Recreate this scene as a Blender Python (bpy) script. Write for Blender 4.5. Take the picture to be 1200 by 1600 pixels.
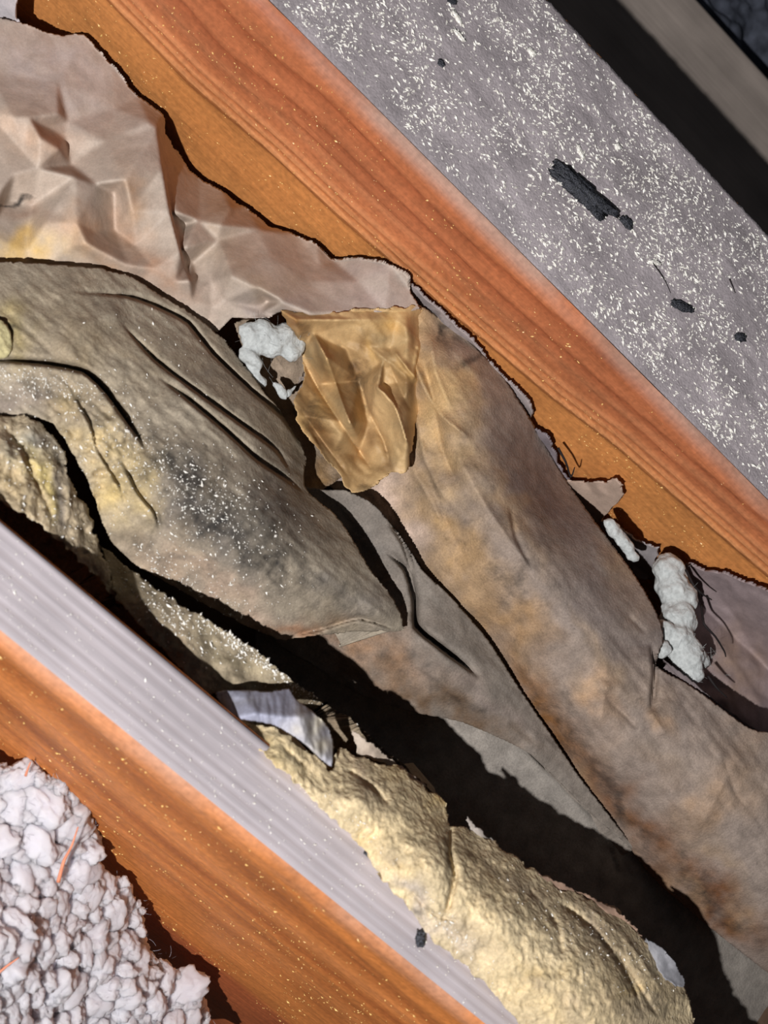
import bpy, math, random
import numpy as np
from mathutils import Matrix, Vector
from mathutils.geometry import delaunay_2d_cdt

for o in list(bpy.data.objects): bpy.data.objects.remove(o)
scene = bpy.context.scene
rng = np.random.default_rng(7)
random.seed(7)

# ------------------------------------------------------------------ camera
# World: X across the joists, Y along them, Z up, joist tops at z = 0 (metres).
FPX = 2400.0
def cam_axes(theta=30.0, vp=(7400, 6990)):
    y = -np.array([vp[0]-600, -(vp[1]-800), -FPX], float); y /= np.linalg.norm(y)
    n = np.cross([0, 0, 1], y); n /= np.linalg.norm(n)
    if n[0] < 0: n = -n
    m = np.cross(n, y)
    if m[2] > 0: m = -m
    t = math.radians(theta)
    X = math.cos(t)*n + math.sin(t)*m
    Z = np.cross(X, y)
    return np.stack([X, y, Z]), n
M, NIMG = cam_axes()
CAM = np.array([0, 0, -0.075]) + M @ np.array([0, 0, 0.775])
cd = bpy.data.cameras.new('camera')
cam = bpy.data.objects.new('camera', cd); scene.collection.objects.link(cam)
cd.sensor_fit = 'VERTICAL'; cd.sensor_height = 24.0; cd.lens = 24.0*FPX/1600.0
cd.clip_start = 0.01; cd.clip_end = 20
mw = Matrix([[M[i][0], M[i][1], M[i][2], CAM[i]] for i in range(3)] + [[0, 0, 0, 1]])
cam.matrix_world = mw
cd.dof.use_dof = True; cd.dof.focus_distance = 0.80; cd.dof.aperture_fstop = 9.0
scene.camera = cam

# ------------------------------------------------------------------ world, hand torch, exposure
w = bpy.data.worlds.new('attic_dark'); scene.world = w; w.use_nodes = True
w.node_tree.nodes['Background'].inputs[0].default_value = (0.75, 0.78, 0.9, 1)
w.node_tree.nodes['Background'].inputs[1].default_value = 0.033
ld = bpy.data.lights.new('hand_torch', 'SPOT'); ld.energy = 62.0; ld.color = (1.0, 0.975, 0.98)
ld.shadow_soft_size = 0.007; ld.spot_size = math.radians(140); ld.spot_blend = 1.0
torch = bpy.data.objects.new('hand_torch', ld); scene.collection.objects.link(torch)
LPOS = CAM + M @ (np.array([-0.165, -0.155, 0.30]))
torch.location = LPOS
aim = Vector((-0.02, 0.03, -0.06)) - Vector(LPOS)
torch.rotation_euler = aim.to_track_quat('-Z', 'Y').to_euler()
vs = scene.view_settings
vs.view_transform = 'Standard'; vs.look = 'None'; vs.exposure = 0.0; vs.gamma = 1.0
vs.use_curve_mapping = False

# ------------------------------------------------------------------ helpers
def rays(px, py):
    px = np.asarray(px, float); py = np.asarray(py, float)
    d = np.stack([(px-600)/FPX, -(py-800)/FPX, -np.ones_like(px)], -1)
    return d @ M.T
def on_z(px, py, z):
    d = rays(px, py); t = (np.asarray(z)-CAM[2])/d[..., 2]
    return CAM + d*t[..., None]
def on_x(px, py, x):
    d = rays(px, py); t = (x-CAM[0])/d[..., 0]
    return CAM + d*np.asarray(t)[..., None]
XA = float(on_z(800, 390, 0.)[0]); XA2 = float(on_z(1025, 178, 0.)[0])
XB2 = float(on_z(320, 1078, 0.)[0]); XB = float(on_z(370, 1300, 0.)[0])
def zA(px, py):
    return on_x(px, py, XA)[..., 2]*1000.0

def srgb(c):
    c = np.asarray(c, float)/255.0
    return np.where(c <= 0.04045, c/12.92, ((c+0.055)/1.055)**2.4)

def vnoise(x, y, seed=0):
    x = np.asarray(x, float); y = np.asarray(y, float)
    xi = np.floor(x).astype(np.int64); yi = np.floor(y).astype(np.int64)
    fx = x-xi; fy = y-yi
    fx = fx*fx*fx*(fx*(fx*6-15)+10); fy = fy*fy*fy*(fy*(fy*6-15)+10)
    def h(a, b):
        n = (a*374761393 + b*668265263 + seed*974634777) & 0xffffffff
        n = ((n ^ (n >> 13))*1274126177) & 0xffffffff
        n = n ^ (n >> 16)
        return (n & 0xffff)/32767.5-1.0
    return ((h(xi, yi)*(1-fx)+h(xi+1, yi)*fx)*(1-fy) + (h(xi, yi+1)*(1-fx)+h(xi+1, yi+1)*fx)*fy)
def fbm(x, y, seed=0, oct=4, gain=0.5):
    s = 0; a = 1.0
    for i in range(oct):
        s = s + a*vnoise(x*(2**i), y*(2**i), seed+i*17); a *= gain
    return s
def facet_noise(x, y, cell, seed):
    """piecewise-planar crumple: triangulated random lattice"""
    u = x/cell; v = y/cell
    wx = u+0.35*vnoise(u*0.7, v*0.7, seed+5); wy = v+0.35*vnoise(u*0.7+9, v*0.7, seed+6)
    xi = np.floor(wx).astype(np.int64); yi = np.floor(wy).astype(np.int64); fx = wx-xi; fy = wy-yi
    def h(a, b):
        n = (a*374761393 + b*668265263 + seed*974634777) & 0xffffffff
        n = ((n ^ (n >> 13))*1274126177) & 0xffffffff
        n = n ^ (n >> 16)
        return (n & 0xffff)/32767.5-1.0
    a, b, c, d = h(xi, yi), h(xi+1, yi), h(xi, yi+1), h(xi+1, yi+1)
    up = fx > fy
    return np.where(up, a+(b-a)*fx+(d-b)*fy, a+(c-a)*fy+(d-c)*fx)

def link(o): scene.collection.objects.link(o); return o
def tag(o, label=None, cat=None, group=None, kind=None):
    if label: o['label'] = label
    if cat: o['category'] = cat
    if group: o['group'] = group
    if kind: o['kind'] = kind
    return o
def empty(name, loc, label=None, cat=None, group=None):
    o = link(bpy.data.objects.new(name, None)); o.location = loc; o.empty_display_size = 0.02
    return tag(o, label, cat, group)
def mesh_obj(name, verts, faces, mat, parent=None, col=None, mould=None, smooth=True, origin=None):
    verts = np.asarray(verts, float)
    if parent is not None: org = np.array(parent.get('abs_loc', parent.location), float)
    elif origin is not None: org = np.array(origin, float)
    else: org = np.array([verts[:, 0].mean(), verts[:, 1].mean(), verts[:, 2].min()])
    me = bpy.data.meshes.new(name)
    me.from_pydata((verts-org).tolist(), [], faces if isinstance(faces, list) else faces.tolist())
    if smooth: me.polygons.foreach_set('use_smooth', np.ones(len(me.polygons), bool))
    if col is not None:
        a = me.attributes.new('col', 'FLOAT_COLOR', 'POINT')
        a.data.foreach_set('color', np.concatenate([col, np.ones((len(col), 1))], 1).astype(np.float32).ravel())
    if mould is not None:
        a = me.attributes.new('mould', 'FLOAT', 'POINT'); a.data.foreach_set('value', mould.astype(np.float32))
    me.materials.append(mat); me.update()
    o = link(bpy.data.objects.new(name, me))
    if parent is not None: o.parent = parent
    else: o.location = org
    return o

# ------------------------------------------------------------------ materials
def mat_painted(name, nscale=(300, 300, 300), amp=0.25, mottle=40.0, mamp=0.2, rough=0.85, bump=0.15, bscale=None,
                mould=False, spec=0.25, mould_col=(30, 29, 29), sss=0.0):
    """own colour of the surface from the 'col' attribute, varied by grain noise, with mould specks"""
    m = bpy.data.materials.new(name); m.use_nodes = True
    N = m.node_tree.nodes; L = m.node_tree.links; b = N['Principled BSDF']
    b.inputs['Roughness'].default_value = rough; b.inputs['Specular IOR Level'].default_value = spec
    if sss: b.inputs['Subsurface Weight'].default_value = sss; b.inputs['Subsurface Radius'].default_value = (1, 1, 1); b.inputs['Subsurface Scale'].default_value = 0.003
    tc = N.new('ShaderNodeTexCoord')
    mp = N.new('ShaderNodeMapping'); mp.inputs['Scale'].default_value = nscale; L.new(tc.outputs['Object'], mp.inputs[0])
    n1 = N.new('ShaderNodeTexNoise'); n1.inputs['Scale'].default_value = 1.0; n1.inputs['Detail'].default_value = 5; n1.inputs['Roughness'].default_value = 0.65
    L.new(mp.outputs[0], n1.inputs['Vector'])
    n2 = N.new('ShaderNodeTexNoise'); n2.inputs['Scale'].default_value = mottle; n2.inputs['Detail'].default_value = 4
    L.new(tc.outputs['Object'], n2.inputs['Vector'])
    at = N.new('ShaderNodeAttribute'); at.attribute_name = 'col'
    r1 = N.new('ShaderNodeMapRange'); r1.inputs[1].default_value = 0.25; r1.inputs[2].default_value = 0.75
    r1.inputs[3].default_value = 1-amp; r1.inputs[4].default_value = 1+amp; L.new(n1.outputs[0], r1.inputs[0])
    r2 = N.new('ShaderNodeMapRange'); r2.inputs[1].default_value = 0.3; r2.inputs[2].default_value = 0.7
    r2.inputs[3].default_value = 1-mamp; r2.inputs[4].default_value = 1+mamp; L.new(n2.outputs[0], r2.inputs[0])
    mu = N.new('ShaderNodeMath'); mu.operation = 'MULTIPLY'; L.new(r1.outputs[0], mu.inputs[0]); L.new(r2.outputs[0], mu.inputs[1])
    vm = N.new('ShaderNodeVectorMath'); vm.operation = 'SCALE'; L.new(at.outputs['Color'], vm.inputs[0]); L.new(mu.outputs[0], vm.inputs['Scale'])
    out = vm.outputs[0]
    if mould:
        am = N.new('ShaderNodeAttribute'); am.attribute_name = 'mould'
        n3 = N.new('ShaderNodeTexNoise'); n3.inputs['Scale'].default_value = 110; n3.inputs['Detail'].default_value = 7; n3.inputs['Roughness'].default_value = 0.7
        L.new(tc.outputs['Object'], n3.inputs['Vector'])
        ad = N.new('ShaderNodeMath'); ad.operation = 'ADD'; L.new(n3.outputs[0], ad.inputs[0]); L.new(am.outputs['Fac'], ad.inputs[1])
        rr = N.new('ShaderNodeMapRange'); rr.inputs[1].default_value = 0.66; rr.inputs[2].default_value = 1.08; rr.inputs[4].default_value = 0.9
        L.new(ad.outputs[0], rr.inputs[0])
        mx = N.new('ShaderNodeMix'); mx.data_type = 'RGBA'; L.new(rr.outputs[0], mx.inputs['Factor']); L.new(out, mx.inputs['A'])
        mx.inputs['B'].default_value = (*srgb(mould_col), 1); out = mx.outputs['Result']
    L.new(out, b.inputs['Base Color'])
    bp = N.new('ShaderNodeBump'); bp.inputs['Strength'].default_value = bump; bp.inputs['Distance'].default_value = 0.001
    if bscale:
        n4 = N.new('ShaderNodeTexNoise'); n4.inputs['Scale'].default_value = bscale; n4.inputs['Detail'].default_value = 4
        L.new(tc.outputs['Object'], n4.inputs['Vector']); L.new(n4.outputs[0], bp.inputs['Height'])
    else: L.new(n1.outputs[0], bp.inputs['Height'])
    L.new(bp.outputs[0], b.inputs['Normal'])
    return m
def mat_plain(name, c, rough=0.8, spec=0.3, nscale=200.0, amp=0.2, bump=0.1, sss=0.0):
    m = bpy.data.materials.new(name); m.use_nodes = True
    N = m.node_tree.nodes; L = m.node_tree.links; b = N['Principled BSDF']
    b.inputs['Roughness'].default_value = rough; b.inputs['Specular IOR Level'].default_value = spec
    if sss: b.inputs['Subsurface Weight'].default_value = sss; b.inputs['Subsurface Radius'].default_value = (1, 1, 1); b.inputs['Subsurface Scale'].default_value = 0.003
    tc = N.new('ShaderNodeTexCoord'); n = N.new('ShaderNodeTexNoise'); n.inputs['Scale'].default_value = nscale; n.inputs['Detail'].default_value = 4
    L.new(tc.outputs['Object'], n.inputs['Vector'])
    cr = N.new('ShaderNodeValToRGB'); c = srgb(c)
    cr.color_ramp.elements[0].position = 0.3; cr.color_ramp.elements[1].position = 0.7
    cr.color_ramp.elements[0].color = (*(c*(1-amp)), 1); cr.color_ramp.elements[1].color = (*np.minimum(c*(1+amp), 1), 1)
    L.new(n.outputs[0], cr.inputs[0]); L.new(cr.outputs[0], b.inputs['Base Color'])
    bp = N.new('ShaderNodeBump'); bp.inputs['Strength'].default_value = bump; bp.inputs['Distance'].default_value = 0.001
    L.new(n.outputs[0], bp.inputs['Height']); L.new(bp.outputs[0], b.inputs['Normal'])
    return m
MAT = {}
MAT['paper'] = mat_painted('kraft_paper', (900, 900, 900), 0.13, 140, 0.13, 0.62, 0.2, 260, mould=True, spec=0.35)
MAT['batt'] = mat_painted('dusty_facing', (1000, 1000, 1000), 0.26, 130, 0.20, 0.78, 0.35, 600, mould=True)
MAT['fibre'] = mat_painted('glass_fibre', (700, 700, 700), 0.25, 110, 0.24, 0.9, 1.0, 420, mould=True, sss=0.3)
MAT['wood'] = mat_painted('orange_wood', (900, 40, 700), 0.13, 380, 0.16, 0.6, 0.2, spec=0.35)
MAT['greywood'] = mat_painted('grey_wood', (420, 14, 420), 0.12, 30, 0.10, 0.75, 0.2)
MAT['dusttop'] = mat_painted('dusty_top', (900, 500, 900), 0.22, 60, 0.14, 0.8, 0.5, 700)
MAT['saw'] = mat_plain('sawdust_flake', (240, 233, 220), 0.55, 0.5, 900, 0.3)
MAT['gold'] = mat_plain('gold_dust_flake', (244, 190, 116), 0.4, 0.5, 900, 0.35)
MAT['char'] = mat_plain('black_bark', (56, 58, 64), 0.45, 0.5, 1200, 0.9, 1.0)
MAT['shade_crack'] = mat_plain('shade_crack_dark', (34, 30, 30), 0.8, 0.2)  # dark of the modelled edge shadows and joist cracks
MAT['needle'] = mat_plain('orange_needle', (214, 140, 110), 0.6, 0.3)
MAT['tuft'] = mat_plain('white_fibre', (182, 186, 184), 0.9, 0.2, 500, 0.16, 0.6, 0.4)
MAT['white'] = mat_plain('white_wool', (238, 237, 248), 0.95, 0.1, 900, 0.06, 0.9, 0.9)
MAT['white'].node_tree.nodes['Principled BSDF'].inputs['Subsurface Scale'].default_value = 0.006
MAT['dark'] = mat_plain('dark_board', (70, 58, 50), 0.9, 0.1)

# ------------------------------------------------------------------ sheet machinery
def catmull(pts, n=6, closed=True):
    P = np.array(pts, float); out = []; K = len(P)
    rngk = range(K) if closed else range(K-1)
    for i in rngk:
        p0 = P[(i-1) % K] if closed or i > 0 else P[i]
        p1 = P[i]; p2 = P[(i+1) % K]
        p3 = P[(i+2) % K] if closed or i+2 < K else p2
        for k in range(n):
            t = k/n
            a = 0.5*(2*p1+(p2-p0)*t+(2*p0-5*p1+4*p2-p3)*t*t+(3*p1-p0-3*p2+p3)*t**3)
            b = p1+(p2-p1)*t
            out.append(0.55*a+0.45*b)
    if not closed: out.append(P[-1])
    return np.array(out)
def densify(poly, step=3.0):
    out = []
    K = len(poly)
    for i in range(K):
        a = poly[i]; b = poly[(i+1) % K]; n = max(1, int(np.hypot(*(b-a))/step))
        for k in range(n): out.append(a+(b-a)*k/n)
    return np.array(out)
def inside(poly, x, y):
    r = np.zeros(x.shape, bool); K = len(poly)
    for i in range(K):
        x1, y1 = poly[i]; x2, y2 = poly[(i+1) % K]
        if y1 == y2: continue
        c = ((y1 > y) != (y2 > y)) & (x < (x2-x1)*(y-y1)/(y2-y1)+x1)
        r ^= c
    return r
def inside_grid(poly, xs, ys):
    r = np.zeros((len(ys), len(xs)), bool); K = len(poly)
    for i in range(K):
        x1, y1 = poly[i]; x2, y2 = poly[(i+1) % K]
        if y1 == y2: continue
        a, b = np.searchsorted(ys, [min(y1, y2), max(y1, y2)])
        for k in range(a, b):
            r[k] ^= xs < (x2-x1)*(ys[k]-y1)/(y2-y1)+x1
    return r
def seg_dist(line, x, y):
    """distance, signed side and parameter along an open polyline"""
    best = np.full(x.shape, 1e9); side = np.zeros(x.shape); par = np.zeros(x.shape)
    L = np.concatenate([[0], np.cumsum(np.hypot(*(np.diff(line, axis=0).T)))]); T = L[-1]
    for i in range(len(line)-1):
        a = line[i]; d = line[i+1]-a; l2 = max((d**2).sum(), 1e-9)
        t = np.clip(((x-a[0])*d[0]+(y-a[1])*d[1])/l2, 0, 1)
        dx = x-(a[0]+t*d[0]); dy = y-(a[1]+t*d[1]); q = np.hypot(dx, dy)
        m = q < best
        best = np.where(m, q, best); side = np.where(m, np.sign(d[0]*dy-d[1]*dx), side)
        par = np.where(m, (L[i]+t*math.sqrt(l2))/T, par)
    return best, side, par
def tps(ctrl):
    c = np.array(ctrl, float); P = c[:, :2]/300.0; n = len(P)
    def U(r2): return np.where(r2 > 1e-12, r2*np.log(r2+1e-12), 0)
    K = U(((P[:, None]-P[None])**2).sum(-1))+np.eye(n)*2e-3
    A = np.zeros((n+3, n+3)); A[:n, :n] = K; A[:n, n] = 1; A[:n, n+1:] = P; A[n, :n] = 1; A[n+1:, :n] = P.T
    s = np.linalg.solve(A, np.concatenate([c[:, 2], [0, 0, 0]]))
    def f(x, y):
        X = np.stack([x.ravel(), y.ravel()], -1)/300.0; r = np.zeros(len(X))
        for k in range(0, len(X), 20000):
            q = X[k:k+20000]
            r[k:k+20000] = U(((q[:, None]-P[None])**2).sum(-1)) @ s[:n] + s[n] + q @ s[n+1:]
        return r.reshape(x.shape)
    return f
def facets(ctrl, edges=()):
    """piecewise planar interpolation over traced crease points"""
    c = np.array(ctrl, float)
    vs_, _, tris, ov, _, _ = delaunay_2d_cdt([Vector((float(a), float(b))) for a, b in c[:, :2]], list(edges), [], 0, 1e-4)
    V = np.array([[v[0], v[1]] for v in vs_])
    Z = np.zeros(len(V))
    for i, o in enumerate(ov):
        Z[i] = c[o[0], 2] if len(o) else c[np.argmin(((c[:, :2]-V[i])**2).sum(1)), 2]
    def f(x, y):
        r = np.full(x.shape, np.nan)
        for t in tris:
            a, b, d = V[t[0]], V[t[1]], V[t[2]]
            den = (b[1]-d[1])*(a[0]-d[0])+(d[0]-b[0])*(a[1]-d[1])
            if abs(den) < 1e-9: continue
            w0 = ((b[1]-d[1])*(x-d[0])+(d[0]-b[0])*(y-d[1]))/den
            w1 = ((d[1]-a[1])*(x-d[0])+(a[0]-d[0])*(y-d[1]))/den
            w2 = 1-w0-w1
            m = (w0 >= -1e-6) & (w1 >= -1e-6) & (w2 >= -1e-6)
            r = np.where(m, w0*Z[t[0]]+w1*Z[t[1]]+w2*Z[t[2]], r)
        bad = np.isnan(r)
        if bad.any():
            bx = x[bad]; by = y[bad]
            d2 = (bx[:, None]-c[None, :, 0])**2+(by[:, None]-c[None, :, 1])**2
            wgt = 1/(d2+4)**2; r[bad] = (wgt*c[None, :, 2]).sum(1)/wgt.sum(1)
        return r
    return f
def blur(a, n):
    for _ in range(n):
        p = np.pad(a, 1, mode='edge')
        a = (p[:-2, 1:-1]+p[2:, 1:-1]+p[1:-1, :-2]+p[1:-1, 2:]+2*p[1:-1, 1:-1])/6
    return a
def paint(base, blobs, x, y, seed=0, jit=26):
    """stains, and some light and shade put into the colour: (px, py, rx, ry, angle, colour, strength); ragged by noise"""
    c = np.tile(srgb(base), (len(x), 1))
    jx = jit*fbm(x/60, y/60, seed+3, 3); jy = jit*fbm(x/60+40, y/60, seed+4, 3)
    for (cx, cy, rx, ry, ang, colr, st) in blobs:
        a = math.radians(ang); dx = x+jx-cx; dy = y+jy-cy
        u = (dx*math.cos(a)+dy*math.sin(a))/rx; v = (-dx*math.sin(a)+dy*math.cos(a))/ry
        k = np.clip(st*np.exp(-(u*u+v*v)*1.1)*(1+0.35*fbm(x/22, y/22, seed+9, 3)), 0, 1)[:, None]
        c = c*(1-k)+srgb(colr)[None]*k
    return c
def mouldmap(blobs, x, y, seed=0, jit=20):
    m = np.zeros(len(x)); jx = jit*fbm(x/45, y/45, seed+13, 3); jy = jit*fbm(x/45+40, y/45, seed+14, 3)
    for (cx, cy, rx, ry, ang, st) in blobs:
        a = math.radians(ang); dx = x+jx-cx; dy = y+jy-cy
        u = (dx*math.cos(a)+dy*math.sin(a))/rx; v = (-dx*math.sin(a)+dy*math.cos(a))/ry
        m = np.maximum(m, st*np.exp(-(u*u+v*v)))
    return m
def speckle(n, box, cols, rmin, rmax, st, seed, elong=1.0, ang=0):
    r = np.random.default_rng(seed)
    return [(r.uniform(box[0], box[2]), r.uniform(box[1], box[3]), r.uniform(rmin, rmax)*elong, r.uniform(rmin, rmax), ang+r.uniform(-25, 25), cols[r.integers(len(cols))], st*r.uniform(.4, 1)) for _ in range(n)]
def streak(x, y, a, l, w, seed):
    c = math.cos(math.radians(a)); t = math.sin(math.radians(a))
    return fbm((x*c+y*t)/l, (-x*t+y*c)/w, seed, 3)
def sheet(name, outline, zfun, mat, parent=None, base=(150, 130, 110), blobs=(), moulds=(), steps=(), folds=(), g=3.0,
          ragged=0.0, rfreq=14.0, soft=0, noise=None, skirt=4.0, inset=0.75, aclear=None, seed=0, fine=0.0, jit=24):
    """a sheet or batt face: outline traced on the photograph, every point set at its own height (mm)"""
    P = densify(catmull(outline, 5), 3.0)
    if ragged:
        t = np.arange(len(P)); nx = fbm(P[:, 0]/rfreq, P[:, 1]/rfreq, seed+31, 3); ny = fbm(P[:, 0]/rfreq+50, P[:, 1]/rfreq, seed+32, 3)
        P = P+ragged*np.stack([nx, ny], -1)
    x0, y0 = P.min(0)-2*g; x1, y1 = P.max(0)+2*g
    xs = np.arange(x0, x1+g, g); ys = np.arange(y0, y1+g, g)
    GX, GY = np.meshgrid(xs, ys)
    ins = inside_grid(P, xs, ys)
    cen = inside_grid(P, xs[:-1]+g/2, ys[:-1]+g/2)
    use = np.zeros(GX.shape, bool)
    for a, b in ((0, 0), (0, 1), (1, 0), (1, 1)):
        use[a:a+cen.shape[0], b:b+cen.shape[1]] |= cen
    out = use & ~ins
    oi = np.argwhere(out)
    X = GX.copy(); Y = GY.copy()
    near = use & ins
    def snap(idx, lim):
        for k in range(0, len(idx), 400):
            q = idx[k:k+400]; px = GX[q[:, 0], q[:, 1]]; py = GY[q[:, 0], q[:, 1]]
            d = (px[:, None]-P[None, :, 0])**2+(py[:, None]-P[None, :, 1])**2
            j = d.argmin(1); ok = d[np.arange(len(q)), j] < lim*lim
            X[q[ok, 0], q[ok, 1]] = P[j[ok], 0]; Y[q[ok, 0], q[ok, 1]] = P[j[ok], 1]
    if len(oi): snap(oi, 1e9)
    # height
    zg = zfun(X, Y)
    if soft: zg = blur(zg, soft)
    zr = zg
    for (line, h, wdt) in steps:      # fold edge: the side to the left of the drawn line stands proud
        ln = catmull(line, 4, closed=False)
        d, s, p = seg_dist(ln, X, Y)
        tap = np.clip(np.minimum(p, 1-p)*5, 0, 1)
        k = 1/(1+np.exp(np.clip(s*d/(0.45*g), -30, 30)))
        zr = zr+tap*h*(0.8*k*np.exp(-d/(1.7*wdt))-(1-k)*1.9*np.exp(-d/4.0))
    for (line, h, wdt) in folds:      # ridge (+) or groove (-)
        ln = catmull(line, 4, closed=False)
        d, s, p = seg_dist(ln, X, Y)
        tap = np.clip(np.minimum(p, 1-p)*6, 0, 1)
        zr = zr+h*np.exp(-d/wdt)*tap
    if noise is not None: zr = zr+noise(X, Y)
    if fine: zr = zr+fine*fbm(X/9, Y/9, seed+77, 3)
    if aclear is not None: zr = np.maximum(zr, zA(X, Y)+aclear)
    ids = -np.ones(GX.shape, int); ids[use] = np.arange(use.sum())
    W = on_z(X[use], Y[use], zr[use]/1000.0)
    px = X[use]; py = Y[use]
    ci = np.argwhere(cen)
    q = np.stack([ids[ci[:, 0], ci[:, 1]], ids[ci[:, 0]+1, ci[:, 1]], ids[ci[:, 0]+1, ci[:, 1]+1], ids[ci[:, 0], ci[:, 1]+1]], -1)
    faces = q.tolist()
    col = paint(base, blobs, px, py, seed, jit); mo = mouldmap(moulds, px, py, seed, jit*0.8)
    # rim: body under the edge, going down and inward
    if skirt:
        e = {}
        for f in q:
            for k in range(4):
                a, b = int(f[k]), int(f[(k+1) % 4])
                if (b, a) in e: del e[(b, a)]
                else: e[(a, b)] = 1
        bd = sorted({v for ed in e for v in ed}); mp = {v: i for i, v in enumerate(bd)}
        nrm = np.zeros((len(W), 2))
        for a, b in e:
            d = W[b, :2]-W[a, :2]; nn = np.array([-d[1], d[0]]); nrm[a] += nn; nrm[b] += nn
        nb = nrm[bd]; nb /= np.maximum(np.linalg.norm(nb, axis=1, keepdims=True), 1e-9)
        nxt = {a: b for a, b in e}; prv = {b: a for a, b in e}
        bi = np.array([mp[nxt.get(v, v)] for v in bd]); bj = np.array([mp[prv.get(v, v)] for v in bd])
        for _ in range(14): nb = nb*0.5+(nb[bi]+nb[bj])*0.25
        nb /= np.maximum(np.linalg.norm(nb, axis=1, keepdims=True), 1e-9)
        smo = W[bd].copy()
        for _ in range(10): smo = smo*0.5+(smo[bi]+smo[bj])*0.25
        base_n = len(W); add = [W]; prev = np.array(bd)
        steps_k = [0.25, 0.6, 1.0] if skirt > 6 else [1.0]
        for k in steps_k:
            dz = skirt/1000.0*k; ins_ = skirt/1000.0*inset*(k**1.3)
            Wn = W[bd]*(1-k)+smo*k; Wn[:, :2] += nb*ins_; Wn[:, 2] -= dz
            add.append(Wn)
        cur = base_n; ring = {v: v for v in bd}
        for k in steps_k:
            for a, b in e: faces.append([ring[b], ring[a], cur+mp[a], cur+mp[b]])
            ring = {v: cur+mp[v] for v in bd}; cur += len(bd)
        W = np.concatenate(add); col = np.concatenate([col]+[col[bd]]*len(steps_k)); mo = np.concatenate([mo]+[mo[bd]]*len(steps_k))
    o = mesh_obj(name, W, faces, mat, parent, col, mo)
    gz = zr
    def sample(sx, sy):
        i = np.clip(((sy-ys[0])/g).round().astype(int), 0, len(ys)-1); j = np.clip(((sx-xs[0])/g).round().astype(int), 0, len(xs)-1)
        return gz[i, j], inside(P, sx, sy)
    return o, sample

def flakes(name, pos, nrm, size, aspect, mat, seed, parent=None, flat=0.5, along=None):
    """tiny wood flakes: bent four-sided slivers joined in one mesh"""
    r = np.random.default_rng(seed); n = len(pos)
    d = r.normal(size=(n, 3))
    if along is not None: d = d*0.8+np.asarray(along)[None]*1.0*r.choice([-1, 1], size=(n, 1))
    d -= nrm*(d*nrm).sum(1, keepdims=True)*flat*1.6; d /= np.linalg.norm(d, axis=1, keepdims=True)
    t = np.cross(d, nrm); t /= np.linalg.norm(t, axis=1, keepdims=True)+1e-9
    L = size[:, None]; Wd = (size*aspect)[:, None]; up = np.cross(t, d)
    up *= np.sign((up*nrm).sum(1, keepdims=True)+1e-9)
    j = r.uniform(0.6, 1.3, size=(n, 4, 1))
    base = pos+nrm*0.00015
    v = np.stack([base-d*L/2*j[:, 0], base+t*Wd/2*j[:, 1], base+d*L/2*j[:, 2], base-t*Wd/2*j[:, 3], base+up*Wd*0.55], 1).reshape(-1, 3)
    k = np.arange(n)*5
    f = np.concatenate([np.stack([k, k+1, k+4], -1), np.stack([k+1, k+2, k+4], -1), np.stack([k+2, k+3, k+4], -1), np.stack([k+3, k, k+4], -1)])
    return mesh_obj(name, v, f, mat, parent, smooth=False)

# ------------------------------------------------------------------ joists
def joist(name, x0, x1, z0, z1, y0, y1, wood, top, label, cat, ridge_fn=None, colfn=None, topcol=None, rad=0.006, dy=0.003, dz=0.0016, seed=0, group=None, toprelief=None):
    root = empty(name, ((x0+x1)/2, (y0+y1)/2, z0), label, cat, group)
    # side facing the torch (and the back and bottom) as one timber body; dusty top as its own part
    ys = np.arange(y0, y1+dy, dy)
    zs = np.concatenate([np.arange(z0, z1-rad, dz), z1-rad+rad*np.sin(np.linspace(0, math.pi/2*0.75, 7))])
    xs_ = np.concatenate([np.full(len(zs)-7, x0), x0+rad-rad*np.cos(np.linspace(0, math.pi/2*0.75, 7))])
    YY, ZZ = np.meshgrid(ys, zs); XX = np.meshgrid(ys, xs_)[1]
    rel = ridge_fn(YY, ZZ) if ridge_fn else 0*YY
    XX = XX-rel
    V = np.stack([XX, YY, ZZ], -1).reshape(-1, 3)
    c = colfn(YY, ZZ).reshape(-1, 3)
    nr, nc = YY.shape; I = np.arange(nr*nc).reshape(nr, nc)
    F = np.stack([I[:-1, :-1], I[1:, :-1], I[1:, 1:], I[:-1, 1:]], -1).reshape(-1, 4).tolist()
    n0 = len(V)
    ext = np.array([[x1, y0, z0], [x1, y1, z0], [x1, y1, z1-0.001], [x1, y0, z1-0.001]])
    V = np.concatenate([V, ext]); c = np.concatenate([c, np.tile(c.mean(0), (4, 1))])
    F += [[n0, n0+3, n0+2, n0+1], [int(I[0, 0]), int(I[0, -1]), n0+1, n0]]
    F += [[int(i) for i in I[:, 0]]+[n0+3, n0], [int(i) for i in I[::-1, -1]]+[n0+1, n0+2]]
    mesh_obj('timber_side', V, F, wood, root, c)
    # top
    xt0 = xs_[-1]-0.0004; xt = np.concatenate([np.arange(xt0, x1-0.003, 0.0016), [x1-0.003, x1-0.001, x1]])
    yt = np.arange(y0, y1+0.003, 0.003); TX, TY = np.meshgrid(xt, yt)
    edge = np.clip((TX-xt0)/0.006, 0, 1)
    TZ = zs[-1]+(z1-zs[-1])*np.sqrt(1-(1-edge)**2)
    TZ = TZ+(toprelief(TX, TY) if toprelief else 0)*edge
    TZ = np.where(TX > x1-0.0005, z1-0.003, TZ)
    V = np.stack([TX, TY, TZ], -1).reshape(-1, 3); nr, nc = TX.shape; I = np.arange(nr*nc).reshape(nr, nc)
    F = np.stack([I[:-1, :-1], I[:-1, 1:], I[1:, 1:], I[1:, :-1]], -1).reshape(-1, 4)
    mesh_obj('dusty_top', V, F, top, root, topcol(TX, TY, c).reshape(-1, 3))
    return root

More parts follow.
